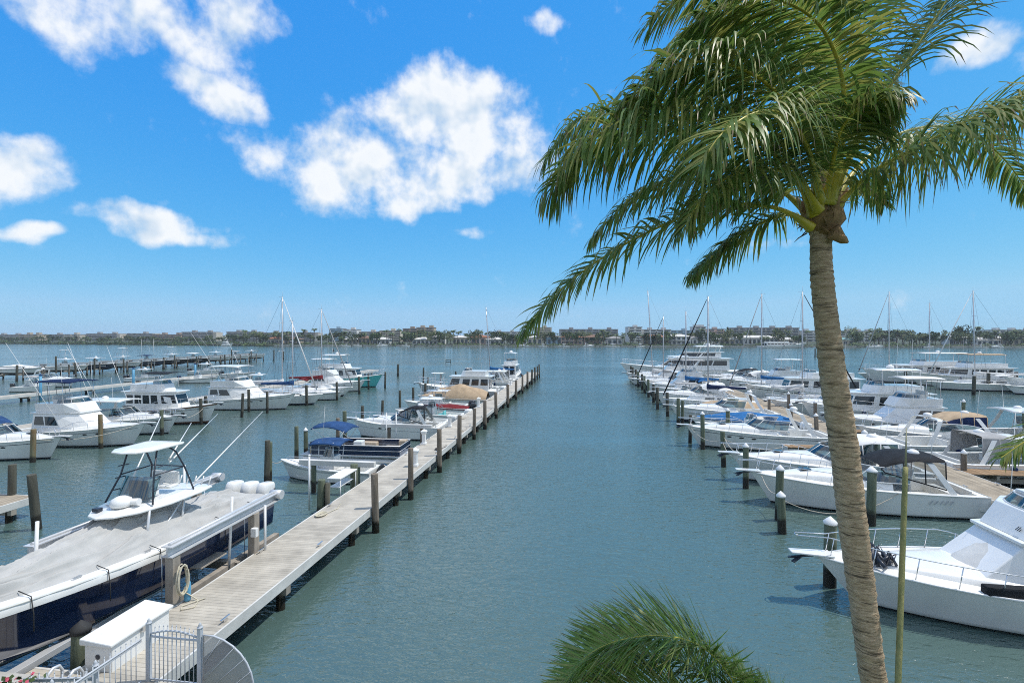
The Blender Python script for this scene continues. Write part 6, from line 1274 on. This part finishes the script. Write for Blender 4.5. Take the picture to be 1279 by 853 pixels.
# young palm below the balcony: one great arching crown tip at the bottom edge
rt = ray(905, 1010, 5.4); root2 = thing('young_palm', 'bright green palm top with fine leaflets rising into the bottom edge', 'palm tree', (rt.x, rt.y, 1.3)); o2 = Vector((rt.x, rt.y, 1.3))
mb = MB(); mb.tube([(0, 0, 0), (.03, .05, rt.z - 1.4)], [.15, .11], 12); mb.build('trunk', TRK, root2)
PL2 = [leafmat('young_leaflet_green', (.23, .36, .07), (.14, .24, .05)), leafmat('young_leaflet_light', (.34, .38, .13), (.20, .26, .07)), PL[2]]
PLO, PL = PL, PL2
for i, (pts, Lm, n, kw) in enumerate([
 ([(900, 1010, 0), (925, 912, -.1), (915, 850, -.2), (870, 804, -.25), (805, 794, -.3), (740, 814, -.3), (695, 867, -.3)], .72, 260, dict(grav=.02, wind=.30, start=.2, fwd=.45)),
 ([(900, 1010, .1), (912, 922, .1), (895, 864, .1), (850, 824, .15), (790, 818, .2), (730, 844, .25), (690, 892, .25)], .72, 240, dict(grav=-.05, wind=.30, start=.2, fwd=.45)),
 ([(905, 1010, -.1), (910, 932, -.3), (880, 882, -.4), (820, 854, -.5), (750, 867, -.5), (700, 912, -.5)], .6, 200, dict(grav=.05, wind=.35, start=.2, fwd=.5)),
 ([(905, 1010, 0), (945, 947, .0), (955, 902, .1), (940, 862, .1), (905, 832, .1)], .55, 150, dict(grav=-.12, wind=.10, start=.2, fwd=.5)),
 ([(905, 1010, 0), (950, 957, -.2), (975, 922, -.2), (975, 887, -.2), (950, 857, -.2)], .45, 120, dict(grav=-.1, wind=.10, start=.2, fwd=.6)),
 ([(905, 1010, .3), (960, 952, .5), (1010, 952, .6), (1060, 1010, .7)], .5, 60, dict(grav=.3, wind=.2))]):
    frond(root2, [ray(x, y, 5.4 + dz) for x, y, dz in pts], Lm, int(n * 1.45), seed=40 + i, stem_r=.009, w=.0085, off=o2, **kw)
PL = PLO
rt = ray(1440, 500, 6.2); root3 = thing('coconut_palm', 'drooping palm frond tip entering at the right edge, palm standing out of frame', 'palm tree', (rt.x, rt.y, 1.3)); o3 = Vector((rt.x, rt.y, 1.3))
mb = MB(); mb.tube([(.3, 0, 0), (.1, 0, 2.5), (0, 0, rt.z - 1.3)], [.2, .16, .13], 12); mb.build('trunk', TRK, root3)
for i, pts in enumerate([[(1440, 500, 0), (1390, 500, 0), (1330, 520, 0), (1285, 548, 0), (1250, 572, 0)], [(1440, 500, 0), (1470, 440, .2), (1520, 420, .3), (1580, 460, .3)], [(1440, 500, 0), (1430, 430, .3), (1400, 380, .6), (1370, 380, .8)], [(1440, 500, .1), (1500, 500, -.3), (1560, 560, -.5)]]):
    frond(root3, [ray(x, y, 6.2 + dz) for x, y, dz in pts], .5, 70, seed=60 + i, off=o3, grav=.9, wind=.15, stem_r=.03)
# slender pole in front of the right boat
p0, p1 = ray(1120, 900, 5.6), ray(1131, 583, 6.2); p0 = p1 + (p0 - p1) * ((p1.z - 1.3) / (p1.z - p0.z))
t = thing('bamboo_pole', 'slender mottled green yellow pole rising beside the palm trunk', 'pole', tuple(p0)); d = p1 - p0; mb = MB(); pts = []; rr = []
for i in range(61): pts.append(d * (i / 60)); rr.append(.036 * lerp(1.0, .78, i / 60) * (1.05 if i % 8 == 0 else 1))
mb.tube(pts, rr, 10); mb.build('shaft', mat('bamboo_skin', (.36, .32, .13), .7, col2=(.15, .18, .07), scale=9, stretch=(2, 2, .6), bump=.4), t)
mb = MB(); mb.tube([d, d * 1.05 + Vector((0, 0, .16))], [.014, .006], 5); mb.build('tip', mat('bamboo_tip', (.3, .3, .2), .5), t)
# pink flowers in the lower left corner
t = thing('flower_bush', 'pink flowering bush tips at the bottom left corner', 'plant', (-9.35, 6.75, 1.5)); c0 = ray(-2, 872, 9.6); t.location = (c0.x, c0.y, 1.4)
mb = MB(); r = random.Random(2)
for _ in range(600):
    p = Vector((r.gauss(-.25, .28), r.gauss(0, .3), r.uniform(.1, c0.z - 1.40 + .02))); u = Vector((r.gauss(0, 1), r.gauss(0, 1), r.gauss(0, 1))).normalized() * .06; w_ = u.orthogonal() * .6; mb.add([p + u, p + w_, p - u, p - w_], [(0, 1, 2, 3)], 0)
mb.build('foliage', LEAF[1], t); mb = MB()
for _ in range(150):
    p = Vector((r.gauss(-.2, .2), r.gauss(0, .25), c0.z - 1.40 + r.uniform(-.25, .10))); u = Vector((r.gauss(0, 1), r.gauss(0, 1), r.gauss(0, 1))).normalized() * .035; w_ = u.orthogonal() * .9; mb.add([p + u, p + w_, p - u, p - w_], [(0, 1, 2, 3)], 0)
mb.build('blossoms', mat('pink_petals', (.62, .10, .16), .6), t)
mb = MB(); mb.tube([(-.2, 0, 0), (-.2, 0, 1)], .03, 6); mb.build('stem', BARK, t)
